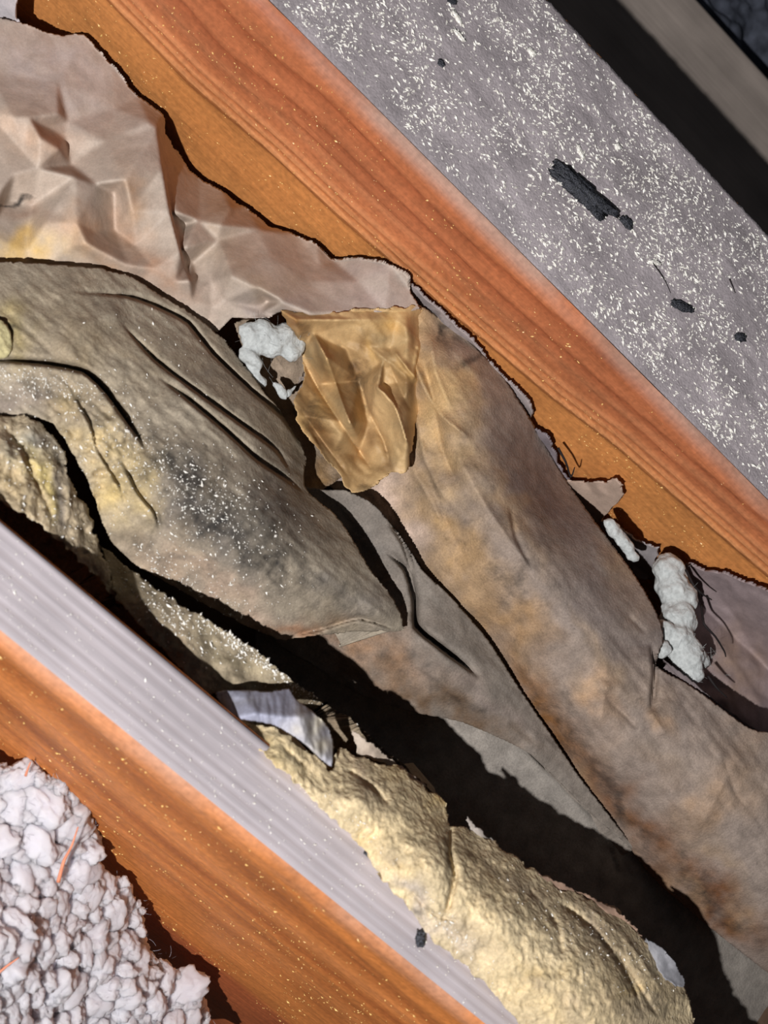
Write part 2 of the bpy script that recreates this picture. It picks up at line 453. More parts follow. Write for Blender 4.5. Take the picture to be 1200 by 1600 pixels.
# far joist: ridges traced along its orange side
RL = np.array([(175, 0), (300, 130), (430, 240), (520, 325), (600, 395), (700, 480), (860, 615), (960, 690), (1200, 895)], float)
RW = on_x(RL[:, 0], RL[:, 1], XA); o_ = np.argsort(RW[:, 1]); RYs = RW[o_, 1]; RZs = RW[o_, 2]
def ringphi(Y, Z):
    zz = np.interp(Y, RYs, RZs)
    zz = np.where(Y > RYs[-1], RZs[-1]+(Y-RYs[-1])*(RZs[-1]-RZs[-3])/(RYs[-1]-RYs[-3]), zz)
    zz = np.where(Y < RYs[0], RZs[0]+(Y-RYs[0])*(RZs[2]-RZs[0])/(RYs[2]-RYs[0]), zz)
    return (Z-zz)*1000
def warp(Y, Z, s): return 2.2*fbm(Y*9, Z*14, s, 3)
def bump1(p, c, w): return np.exp(-((p-c)/w)**2)
def A_ridge(Y, Z):
    p = ringphi(Y, Z)+0.25*warp(Y, Z, 3)
    r = 2.6*(1/(1+np.exp(-(p+1)/0.7)))+2.0*bump1(p, 5, 1.5)+1.6*bump1(p, 11, 1.5)+1.3*bump1(p, 17, 1.7)
    q = p+9*fbm(Y*4.5, Z*9, 8, 2)+2.0*fbm(Y*16, Z*30, 9, 2)
    for cc, ww, hh in ((27, 5, .9), (38, 7, 1.1), (55, 9, 1.1), (73, 9, .9), (92, 8, .8)): r = r+hh*np.where(q > cc, np.exp(-(q-cc)/ww), np.exp((q-cc)/0.8))
    return (r+0.18*fbm(Y*20, Z*500, 5, 3))*0.001*np.clip((-Z+0.002)/0.01, 0, 1)
def A_col(Y, Z):
    p = ringphi(Y, Z)+0.25*warp(Y, Z, 3); q = p+9*fbm(Y*4.5, Z*9, 8, 2)+2.0*fbm(Y*16, Z*30, 9, 2)
    low = srgb((190, 126, 70)); red = srgb((176, 106, 68)); dk = srgb((150, 78, 46)); lt = srgb((214, 150, 104)); dust = srgb((176, 148, 132))
    k = (1/(1+np.exp(-(p-12)/5)))[..., None]
    c = low*(1-k)+red*k
    for cc, ww, st in ((0.5, 1.0, .55), (8, 1.2, .5), (14, 1.2, .5), (25.5, 3, .5), (36.5, 5, .7), (53.5, 6, .75), (71.5, 6, .7), (90, 6, .6)):
        kk = (st*(np.where(q < cc, np.exp((q-cc)/ww), np.exp(-(q-cc)/0.9)) if cc > 20 else bump1(p, cc, ww)))[..., None]; c = c*(1-kk)+dk*kk
    for cc, ww, st in ((5, 1.6, .5), (11, 1.6, .4), (17, 2, .35), (30, 3, .25)):
        kk = (st*bump1(p, cc, ww))[..., None]; c = c*(1-kk)+lt*kk
    e = np.clip(1-(-Z-0.001)/0.007, 0, 1)*np.clip(0.75+0.5*fbm(Y*25, Z*60, 12, 3), 0, 1)
    e = (e*0.75)[..., None]; c = c*(1-e)+dust*e
    return c*np.clip(1+0.13*fbm(Y*30, Z*60, 21, 3), .6, 1.4)[..., None]
def A_top(X, Y, side):
    c = np.tile(srgb((162, 154, 156)), X.shape+(1,)).reshape(X.shape+(3,))
    return c*(1+0.16*fbm(X*50, Y*30, 33, 4))[..., None]
YHI, YLO = 0.62, -0.68
big_joist = joist('ceiling_joist', XA, XA2, -0.36, 0, YLO, YHI, MAT['wood'], MAT['dusttop'],
      'wide orange timber joist with a grey dusty top covered in pale sawdust', 'joist', A_ridge, A_col, A_top, seed=1,
      toprelief=lambda x, y: 0.0004*fbm(x*300, y*300, 3, 3))

def B_phi(Y, Z): return (-Z)*1000/2.1+4*fbm(Y*5, Z*12, 51, 3)+18*(Y)
def B_ridge(Y, Z):
    p = B_phi(Y, Z)
    r = 0
    for cc, ww, hh in ((9, 4, 1.0), (22, 6, 1.0), (37, 3, .8), (50, 5, .7), (66, 6, .6)): r = r+hh*np.clip(1-np.abs(p-cc)/ww, 0, 1)
    return (r+0.18*fbm(Y*20, Z*500, 55, 3))*0.001*np.clip((-Z+0.002)/0.01, 0, 1)
def B_col(Y, Z):
    p = B_phi(Y, Z)
    c = np.tile(srgb((192, 118, 60)), Y.shape+(1,)).reshape(Y.shape+(3,))
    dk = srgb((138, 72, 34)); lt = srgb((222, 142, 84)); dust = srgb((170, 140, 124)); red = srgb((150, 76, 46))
    for cc, ww, st in ((15, 4, .5), (33, 3.5, .65), (45, 3, .45), (60, 5, .35)):
        k = (st*bump1(p, cc, ww))[..., None]; c = c*(1-k)+dk*k
    for cc, ww, st in ((24, 4, .5), (52, 5, .25)):
        k = (st*bump1(p, cc, ww))[..., None]; c = c*(1-k)+lt*k
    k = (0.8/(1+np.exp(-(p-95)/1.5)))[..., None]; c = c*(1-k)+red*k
    e = np.clip(1-(-Z-0.001)/0.012, 0, 1)*np.clip(0.75+0.5*fbm(Y*25, Z*60, 62, 3), 0, 1)
    e = (e*0.6)[..., None]; c = c*(1-e)+dust*e
    return c*np.clip(1+0.12*fbm(Y*30, Z*60, 65, 3), .6, 1.4)[..., None]
def B_groove(X, Y):
    u = (X-XB)*1000+0.8*fbm(Y*7, X*20, 71, 2)
    return -0.0006*np.clip(np.sin(u*2*math.pi/5.2), 0, 1)**2
def B_top(X, Y, side):
    u = (X-XB)*1000+0.8*fbm(Y*7, X*20, 71, 2)
    c = np.tile(srgb((170, 163, 166)), X.shape+(1,)).reshape(X.shape+(3,))
    k = (0.30*np.clip(np.sin(u*2*math.pi/5.2), 0, 1)**2)[..., None]
    c = c*(1-k)+srgb((120, 104, 100))*k
    return c*(1+0.06*fbm(X*60, Y*10, 73, 3))[..., None]
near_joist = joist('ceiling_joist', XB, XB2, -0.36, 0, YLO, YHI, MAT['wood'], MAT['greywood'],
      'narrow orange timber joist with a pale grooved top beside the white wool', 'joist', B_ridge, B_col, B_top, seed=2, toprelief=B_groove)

# lower timber beyond the big joist, mostly in its shadow
ZD = -0.205
xD = float(on_z(1090, 0, ZD)[0])
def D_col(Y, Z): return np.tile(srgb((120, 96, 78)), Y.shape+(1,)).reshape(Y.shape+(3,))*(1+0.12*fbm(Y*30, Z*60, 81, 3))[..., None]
def D_top(X, Y, s): return np.tile(srgb((166, 154, 144)), X.shape+(1,)).reshape(X.shape+(3,))*(1+0.12*fbm(X*60, Y*12, 83, 3))[..., None]
joist('ceiling_joist', XA2+0.004, xD, -0.36, ZD, YLO, YHI, MAT['greywood'], MAT['greywood'],
      'blurred grey-brown timber in the dark beyond the wide sawdust-covered joist', 'joist', None, D_col, D_top, dy=0.01, dz=0.01, rad=0.002)

# ceiling board under the bays
fl = mesh_obj('floor', [[-0.6, -0.8, -0.362], [0.75, -0.8, -0.362], [0.75, 0.8, -0.362], [-0.6, 0.8, -0.362],
                        [-0.6, -0.8, -0.375], [0.75, -0.8, -0.375], [0.75, 0.8, -0.375], [-0.6, 0.8, -0.375]],
              [[0, 1, 2, 3], [7, 6, 5, 4], [0, 4, 5, 1], [1, 5, 6, 2], [2, 6, 7, 3], [3, 7, 4, 0]], MAT['dark'], smooth=False)
fl['kind'] = 'structure'

# ------------------------------------------------------------------ papers and batts in the bay
def Aoff(x, y, d): return (x, y, float(zA(np.array(x), np.array(y)))+d)
def base_of(x, y, z): p = on_z(float(x), float(y), z/1000.0); return (float(p[0]), float(p[1]), float(p[2]))

# -- brown kraft lining lying along the bottom of the bay
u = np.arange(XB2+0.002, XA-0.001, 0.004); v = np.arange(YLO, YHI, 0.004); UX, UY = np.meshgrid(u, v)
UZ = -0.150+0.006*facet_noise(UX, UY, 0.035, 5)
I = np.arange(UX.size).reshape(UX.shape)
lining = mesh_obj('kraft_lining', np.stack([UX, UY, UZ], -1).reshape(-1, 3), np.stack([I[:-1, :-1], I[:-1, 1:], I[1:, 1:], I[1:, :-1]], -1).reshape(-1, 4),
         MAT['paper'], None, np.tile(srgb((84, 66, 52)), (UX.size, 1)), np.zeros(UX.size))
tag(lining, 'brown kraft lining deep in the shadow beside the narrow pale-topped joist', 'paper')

# -- S4 deep grey paper in the shadow
deep = empty('kraft_paper', base_of(800, 1300, -140), 'grey paper low in the bay, half swallowed by black shadow', 'paper')
z4 = tps([(420, 990, -124), (560, 1080, -126), (640, 1115, -120), (740, 1150, -102), (820, 1190, -102), (900, 1270, -106), (1010, 1380, -114), (1230, 1570, -152),
          (450, 1130, -134), (640, 1220, -118), (760, 1280, -110), (880, 1370, -114), (1010, 1480, -124), (1100, 1620, -150), (800, 1500, -140)])
sheet('paper_face', [(400, 980), (520, 1030), (600, 1085), (700, 1105), (800, 1150), (880, 1225), (960, 1300), (1060, 1400), (1230, 1520), (1350, 1620), (1540, 1810), (1540, 1960), (1150, 1960), (1000, 1760), (700, 1420), (520, 1230), (420, 1100)],
      z4, MAT['batt'], deep, (134, 128, 120), [(700, 1130, 120, 30, 20, (150, 142, 132), .5)], [(900, 1300, 60, 20, 45, .12)], skirt=2, g=4, seed=41,
      folds=[([(800, 1165), (860, 1215), (940, 1300)], 4, 14), ([(950, 1320), (968, 1370)], -2.5, 4), ([(975, 1345), (990, 1375)], -2, 4)], noise=lambda x, y: 1.2*fbm(x/60, y/60, 44, 3))

# -- S3 middle grey flap
flap = empty('insulation_batt', base_of(700, 1050, -125), 'slim dark grey batt wedged between the mouldy batt and the brown-stained batt', 'insulation', 'paper-faced insulation batts in the bay')
z3 = tps([(470, 765, -92), (540, 768, -86), (600, 812, -80), (645, 870, -78), (700, 935, -80), (760, 1002, -82), (850, 1140, -88), (915, 1232, -94), (980, 1310, -102),
          (560, 860, -92), (620, 950, -88), (680, 990, -78), (760, 1080, -76), (840, 1170, -86), (600, 1020, -86), (480, 1000, -100), (520, 1060, -106), (620, 1100, -100), (720, 1125, -93), (800, 1160, -90), (870, 1225, -95), (700, 1060, -80)])
sheet('paper_facing', [(440, 760), (500, 764), (540, 766), (580, 785), (612, 818), (640, 858), (660, 890), (705, 932), (762, 998), (805, 1064), (855, 1138), (905, 1212), (965, 1290), (1000, 1335),
       (930, 1278), (880, 1228), (830, 1180), (790, 1158), (720, 1128), (640, 1112), (560, 1085), (490, 1040), (430, 1000), (420, 880)], z3, MAT['batt'], flap, (122, 114, 105),
      [(600, 1030, 120, 45, 25, (140, 110, 84), .8), (760, 1100, 120, 30, 40, (128, 116, 108), .6), (560, 840, 70, 40, 40, (104, 100, 96), .5), (700, 1110, 140, 16, 25, (96, 74, 52), .7)],
      [(640, 1050, 70, 25, 30, .28), (540, 1010, 60, 25, 20, .3), (720, 1100, 100, 16, 25, .3), (560, 820, 50, 30, 40,    .15)], skirt=14, seed=51,
      steps=[([(750, 1060), (690, 1015), (648, 980), (645, 935), (632, 890), (600, 860)], 12, 40), ([(645, 900), (628, 850), (606, 815)], 4, 12)],
      noise=lambda x, y: 1.0*fbm(x/50, y/50, 54, 3)+0.3*streak(x, y, 45, 46, 8, 57), fine=0.12)

# -- S5 right batt with brown stains
rb = empty('insulation_batt', base_of(900, 1000, -130), 'long bulging paper-faced batt stained brown along its lower edge', 'insulation', 'paper-faced insulation batts in the bay')
z5 = tps([(445, 490, -108), (550, 485, -104), (655, 480, -68), (480, 600, -114), (520, 720, -112), (600, 780, -104), (560, 600, -112), (650, 880, -94), (700, 935, -92), (760, 1000, -93), (850, 1140, -98), (900, 1215, -101), (960, 1290, -105), (1020, 1370, -108), (1220, 1530, -116),
          (680, 560, -62), (720, 650, -54), (760, 750, -49), (820, 850, -44), (880, 960, -43), (950, 1080, -46), (1050, 1200, -50), (1200, 1350, -56),
          (620, 660, -96), (690, 780, -72), (760, 920, -66), (840, 1050, -66), (930, 1180, -72), (1040, 1310, -78), (1180, 1450, -88),
          Aoff(690, 500, 9), Aoff(780, 580, 10), Aoff(850, 690, 13), Aoff(890, 760, 18), (940, 830, -66), (985, 890, -58), (1030, 990, -48), (1030, 1040, -50), (1120, 1100, -46), (1220, 1140, -42), (1330, 1640, -124), (1350, 1230, -46), (1330, 1430, -60), (1530, 1830, -134), (1530, 1390, -50), (1530, 1610, -66)])
sheet('paper_facing', [(440, 480), (500, 478), (550, 476), (610, 474), (655, 476), (690, 498), (732, 530), (782, 582), (818, 636), (850, 690), (888, 755), (940, 828), (985, 888), (1012, 930), (1034, 975), (1036, 1005), (1026, 1040),
       (1078, 1070), (1120, 1100), (1172, 1138), (1230, 1152), (1350, 1230), (1530, 1390), (1530, 1830), (1330, 1640), (1230, 1545), (1160, 1490), (1100, 1442), (1020, 1372), (960, 1292), (900, 1217), (850, 1142), (800, 1072), (758, 1002), (700, 936), (655, 884), (620, 830), (575, 790), (540, 780), (500, 745), (480, 690), (460, 640), (465, 600), (470, 545)],
      z5, MAT['batt'], rb, (138, 125, 115),
      [(690, 640, 70, 160, -20, (178, 148, 104), .7), (640, 560, 80, 70, 0, (178, 140, 90), .8), (700, 850, 40, 150, -32, (180, 146, 98), .7), (615, 800, 40, 70, 0, (206, 182, 164), .9), (672, 590, 34, 110, -14, (196, 164, 116), .85), (720, 640, 20, 90, -24, (178, 150, 112), .6),
       (780, 950, 40, 130, -38, (160, 126, 86), .7), (860, 1120, 36, 130, -36, (132, 92, 52), .85), (960, 1250, 36, 130, -40, (112, 72, 40), .85), (1120, 1410, 40, 150, -48, (104, 66, 38), .85),
       (870, 830, 60, 170, -30, (122, 112, 108), .8), (730, 600, 14, 60, -24, (190, 158, 112), .5), (800, 800, 14, 90, -24, (184, 154, 116), .5), (945, 1080, 20, 40, -20, (182, 146, 110), .6), (1030, 1130, 14, 30, -30, (186, 150, 112), .6),
       (1120, 1260, 40, 90, 30, (160, 130, 100), .5), (1050, 1000, 60, 120, -30, (120, 112, 110), .5), (1150, 1180, 60, 60, 0, (146, 122, 100), .4), (960, 1350, 60, 40, 40, (90, 60, 38), .4)]+speckle(90, (640, 480, 1200, 1450), [(112, 104, 102), (166, 138, 104), (122, 100, 78), (150, 134, 118)], 10, 34, .4, 8, 2.0, 52),
      [(735, 560, 22, 12, -20, .4), (690, 515, 34, 8, 35, .45), (800, 900, 70, 150, -32, .20), (750, 740, 50, 90, -20, .14), (1000, 1100, 120, 120, 0, .08), (880, 1130, 26, 130, -36, .34), (960, 1250, 26, 130, -38, .38), (1120, 1400, 30, 140, -46, .36), (700, 820, 30, 90, -30, .18), (840, 780, 60, 90, -30, .16)],
      skirt=26, inset=1.0, seed=61, aclear=9, fine=0.12,
      folds=[([(640, 545), (660, 600), (690, 650), (740, 690)], 7, 8), ([(672, 520), (680, 580), (705, 640)], 4, 9), ([(660, 560), (676, 620), (690, 700), (720, 770)], -5, 8), ([(650, 640), (665, 720), (700, 790)], 5, 9), ([(700, 680), (740, 760), (800, 850), (830, 890)], 3, 12), ([(655, 700), (690, 800), (740, 900)], -3.5, 14), ([(980, 960), (1010, 990)], -2, 5),
             ([(945, 1080), (960, 1100), (1000, 1140)], -4, 8), ([(950, 1060), (935, 1140)], 3, 16), ([(1015, 1110), (1040, 1150)], 3, 10), ([(1130, 1180), (1150, 1240), (1165, 1260)], -3, 8), ([(1160, 1170), (1090, 1300)], 3, 20), ([(620, 620), (640, 720), (700, 830)], 4, 12)],
      steps=[([(1016, 1110), (1022, 1050), (1016, 1005)], 9, 20), ([(830, 890), (805, 840), (795, 790)], 2.5, 12)],
      noise=lambda x, y: 1.5*fbm(x/70, y/70, 64, 3)+1.0*facet_noise(x, y, 55, 66)+0.35*streak(x, y, 52, 50, 9, 67))

# torn yellow paper on top of the batt
z6 = facets([(430, 480, -76), (462, 500, -62), (490, 522, -76), (512, 560, -60), (545, 660, -58), (470, 545, -90), (500, 600, -92), (560, 712, -90), (530, 690, -74), (560, 500, -64), (620, 500, -62), (660, 485, -62), (668, 515, -58), (610, 545, -72), (655, 530, -54), (645, 597, -58),
              (600, 560, -66), (600, 600, -76), (560, 595, -92), (590, 605, -60), (622, 640, -58), (637, 700, -58), (642, 740, -66), (600, 690, -74), (575, 660, -84), (612, 738, -74), (575, 770, -80), (545, 770, -84), (520, 705, -82), (470, 650, -82), (458, 620, -84), (540, 545, -80), (575, 540, -72), (665, 600, -64), (690, 650, -64)])
def z6b(x, y):
    t = np.clip((x-632)/30, 0, 1)*np.clip((y-470)/25, 0, 1); t = t*t*(3-2*t)
    return z6(x, y)*(1-t)+(z5(x, y)-4)*t
yp, s6 = sheet('torn_paper', [(438, 484), (500, 488), (550, 484), (655, 478), (670, 510), (664, 560), (668, 600), (655, 640), (645, 690), (640, 735), (612, 738), (592, 752), (572, 770), (548, 772), (528, 740), (500, 705), (478, 682), (462, 652), (462, 618), (476, 592), (470, 555), (455, 525)],
      z6b, MAT['paper'], rb, (198, 166, 118),
      [(465, 505, 36, 26, 20, (150, 100, 46), .8), (555, 575, 30, 44, 10, (118, 84, 46), .9), (570, 650, 14, 50, -20, (128, 92, 54), .8), (488, 655, 24, 60, -38, (116, 80, 42), .95), (535, 725, 18, 50, -38, (110, 80, 46), .8), (600, 525, 40, 16, 10, (150, 130, 96), .7), (500, 560, 8, 60, -28, (112, 82, 50), .7), (600, 730, 26, 14, -30, (100, 74, 44), .8), (628, 610, 10, 60, -20, (140, 116, 80), .6), (580, 640, 36, 40, 0, (216, 184, 134), .8), (515, 570, 10, 60, -25, (212, 176, 120), .6), (610, 505, 40, 14, 0, (196, 152, 84), .6),  # brown stains in the grooves; pale fold highlights are put into the colour
       (650, 560, 18, 40, 0, (214, 180, 124), .8), (600, 560, 40, 24, 20, (160, 132, 90), .6), (625, 720, 16, 30, 0, (200, 170, 128), .5)]+speckle(46, (445, 490, 660, 760), [(112, 80, 46), (216, 184, 132), (134, 100, 60), (158, 138, 104), (210, 170, 104)], 5, 16, .6, 7, 1.8, 60),
      [(470, 520, 24, 24, 0, .3), (560, 590, 24, 30, 0, .3), (490, 650, 26, 34, -35, .32), (560, 640, 90, 120, 0, .10), (580, 765, 20, 10, 0, .4), (670, 520, 14, 20, 0, .5)], soft=1, skirt=1.6, ragged=3, g=2.0, seed=71, jit=7,
      folds=[([(486, 515), (512, 565), (540, 645), (562, 690)], 9, 7), ([(466, 548), (500, 612), (552, 690), (585, 740)], -9, 7), ([(586, 602), (612, 625), (626, 660), (640, 705)], 8, 6), ([(604, 560), (622, 600), (640, 640)], -5, 8), ([(610, 542), (640, 580), (668, 612)], 5, 6), ([(560, 585), (575, 640), (600, 690), (610, 730)], -7, 8), ([(655, 530), (648, 570), (645, 600)], 5, 5), ([(470, 640), (505, 690), (545, 745)], -5, 6)], noise=lambda x, y: 1.6*facet_noise(x, y, 28, 73)+0.8*facet_noise(x, y, 13, 74)+0.35*facet_noise(x, y, 6.5, 75))
yp['label'] = 'torn and crumpled yellow paper'

# grey flange strip and jags stapled to the big joist
MF = (150, 140, 138)
sheet('flange', [(636, 440), (655, 452), (700, 492), (745, 535), (790, 588), (828, 622), (834, 648), (826, 668), (836, 690), (826, 700), (800, 660), (770, 600), (720, 545), (680, 510), (650, 490)],
      lambda x, y: zA(x, y)+10, MAT['paper'], rb, MF, [], [(690, 505, 30, 10, 40, .45)], skirt=1.2, ragged=3, rfreq=9, g=2.5, seed=81, noise=lambda x, y: 1.6*facet_noise(x, y, 20, 83))
def jag(out, dz, c, seed, amp=3):
    o, _ = sheet('torn_flange', out, lambda x, y: zA(x, y)+dz, MAT['paper'], rb, c, skirt=1.0, ragged=2.5, rfreq=7, g=2.2, seed=seed, noise=lambda x, y: amp*facet_noise(x, y, 22, seed))
jag([(836, 668), (858, 682), (870, 712), (880, 738), (892, 748), (870, 752), (845, 700)], 13, (120, 112, 116), 91)
jag([(880, 752), (905, 752), (935, 752), (966, 749), (976, 770), (960, 790), (938, 816), (915, 815), (895, 780)], 14, (170, 148, 132), 92, 1.5)
jag([(935, 812), (962, 818), (990, 838), (1030, 856), (1026, 876), (1034, 900), (1000, 905), (960, 860)], 13, (146, 140, 140), 93, 2)
def zfl(x, y): return np.maximum(zA(x, y)+9, -96)
sheet('flange', [(1070, 880), (1105, 888), (1135, 893), (1180, 912), (1230, 935), (1400, 1080), (1530, 1200), (1530, 1410), (1350, 1250), (1230, 1175), (1190, 1150), (1130, 1110), (1085, 1070), (1062, 1030), (1058, 950)],
      zfl, MAT['paper'], rb, (134, 120, 120), [(1150, 1050, 30, 60, 20, (160, 134, 112), .5)], [], skirt=1.5, ragged=2, g=3, seed=95, noise=lambda x, y: 5*facet_noise(x, y, 60, 97)+1.5*facet_noise(x, y, 22, 98)+5)
sheet('flange', [(1036, 1030), (1080, 1062), (1110, 1088), (1150, 1120), (1200, 1150), (1230, 1160), (1230, 1175), (1172, 1142), (1120, 1104), (1076, 1075)], tps([(1036, 1030, -54), (1120, 1096, -50), (1230, 1165, -44), (1080, 1070, -52), (1150, 1120, -50)]), MAT['paper'], rb, (110, 100, 100), skirt=8, g=2.5, seed=99)

# grey wall of the cavity under the white tuft
sheet('cavity_wall', [(366, 505), (410, 500), (455, 520), (478, 560), (470, 620), (490, 670), (545, 715), (535, 745), (500, 768), (476, 780), (460, 740), (440, 660), (400, 590)], tps([(366, 505, -100), (455, 520, -106), (470, 620, -114), (545, 715, -108), (500, 750, -100), (440, 660, -116), (400, 590, -114)]), MAT['batt'], rb, (142, 126, 108), [(510, 735, 30, 20, 0, (150, 118, 76), .8)], [], skirt=2, seed=101, noise=lambda x, y: 1.2*fbm(x/25, y/25, 103, 3))

# -- S1 pale crumpled kraft sheet upper left
kp = empty('kraft_paper', base_of(250, 330, -130), 'pale crumpled kraft paper sheet spread against the wide orange joist', 'paper')
edge = [(130, 53), (175, 100), (215, 150), (255, 178), (262, 215), (290, 255), (312, 278), (345, 295), (385, 325), (425, 355), (460, 365), (495, 380), (518, 405), (560, 402), (610, 412), (640, 428)]
c1 = [Aoff(x, y, 13) for x, y in edge]
c1 += [(-20, 24, -104), (-190, 0, -100), (-190, 200, -92), (-120, 120, -84), (-110, 300, -100), (-190, 430, -95), (30, 35, -106), (70, 50, -108), (-20, 110, -100), (90, 130, -98), (180, 170, -104), (105, 190, -99), (-20, 175, -92), (20, 182, -82), (45, 184, -80), (92, 178, -86), (75, 200, -94), (62, 214, -74), (100, 216, -98), (40, 240, -86), (22, 272, -82), (92, 232, -78),
       (60, 262, -82), (110, 258, -100), (118, 276, -80), (165, 220, -92), (232, 190, -86), (245, 200, -84), (254, 262, -84), (150, 288, -84), (178, 300, -98), (195, 282, -74), (205, 330, -84), (212, 384, -94), (180, 360, -102), (0, 300, -80), (14, 312, -98), (50, 322, -100), (70, 350, -84), (120, 348, -76), (150, 362, -88), (110, 385, -84), (135, 380, -74), (-20, 365, -88), (40, 392, -92),
       (268, 330, -82), (284, 390, -80), (297, 438, -78), (240, 420, -84), (200, 415, -82), (275, 440, -84), (330, 480, -92), (300, 470, -90),
       (272, 268, -106), (288, 350, -104), (300, 410, -102), (308, 440, -96), (310, 345, -92), (345, 352, -86), (360, 325, -98), (405, 358, -96), (340, 375, -94), (425, 360, -98), (420, 400, -84), (500, 415, -90), (330, 440, -92), (362, 432, -74), (400, 450, -72), (440, 472, -68), (490, 492, -66), (400, 480, -92), (350, 470, -88), (405, 492, -90), (420, 470, -94), (545, 490, -68), (600, 484, -66), (648, 480, -64), (640, 450, -66), (560, 440, -76), (480, 440, -80), (60, 430, -95), (-20, 440, -95), (200, 450, -98), (320, 520, -100)]
sheet('paper_face', [(-190, 0), (-30, 26), (30, 33), (70, 48), (95, 54), (130, 53), (150, 72), (175, 100), (215, 148), (255, 178), (262, 215), (290, 255), (312, 278), (345, 295), (385, 325), (425, 355), (460, 365), (495, 380), (518, 404), (560, 401), (610, 411), (640, 430), (642, 455), (656, 484),
       (600, 487), (550, 490), (505, 499), (478, 490), (440, 487), (412, 498), (362, 496), (340, 520), (300, 520), (250, 500), (200, 470), (100, 450), (-30, 450), (-190, 430)],
      facets(c1), MAT['paper'], kp, (178, 164, 150),
      [(90, 110, 130, 60, 20, (188, 178, 172), .8), (60, 220, 60, 50, 0, (206, 174, 148), .6), (20, 390, 80, 22, 8, (214, 180, 116), .9), (120, 380, 60, 30, 25, (190, 154, 122), .7), (240, 420, 90, 36, 40, (176, 142, 118), .7), (220, 330, 30, 60, 0, (182, 146, 112), .6), (340, 330, 50, 30, 30, (170, 146, 120), .5),
       (560, 450, 120, 36, 5, (172, 158, 150), .7), (400, 420, 90, 40, 20, (172, 152, 130), .6), (400, 475, 50, 16, 10, (158, 146, 142), .6), (30, 330, 50, 18, 20, (150, 122, 104), .6)], [(20, 318, 24, 7, 20, .55)],
      soft=3, skirt=1.6, ragged=1.6, rfreq=12, g=2.4, seed=111, aclear=10, noise=lambda x, y: 0.8*facet_noise(x, y, 60, 113)+0.35*facet_noise(x, y, 23, 114),
      steps=[([(300, 446), (284, 395), (268, 335), (258, 275), (252, 225)], 7, 30)])
sheet('paper_corner', [(-30, -30), (20, -30), (28, 0), (27, 22), (32, 40), (-30, 36)], lambda x, y: zA(x, y)+45+0*x, MAT['paper'], kp, (196, 190, 192), skirt=1.4, ragged=1.5, g=3, seed=121)

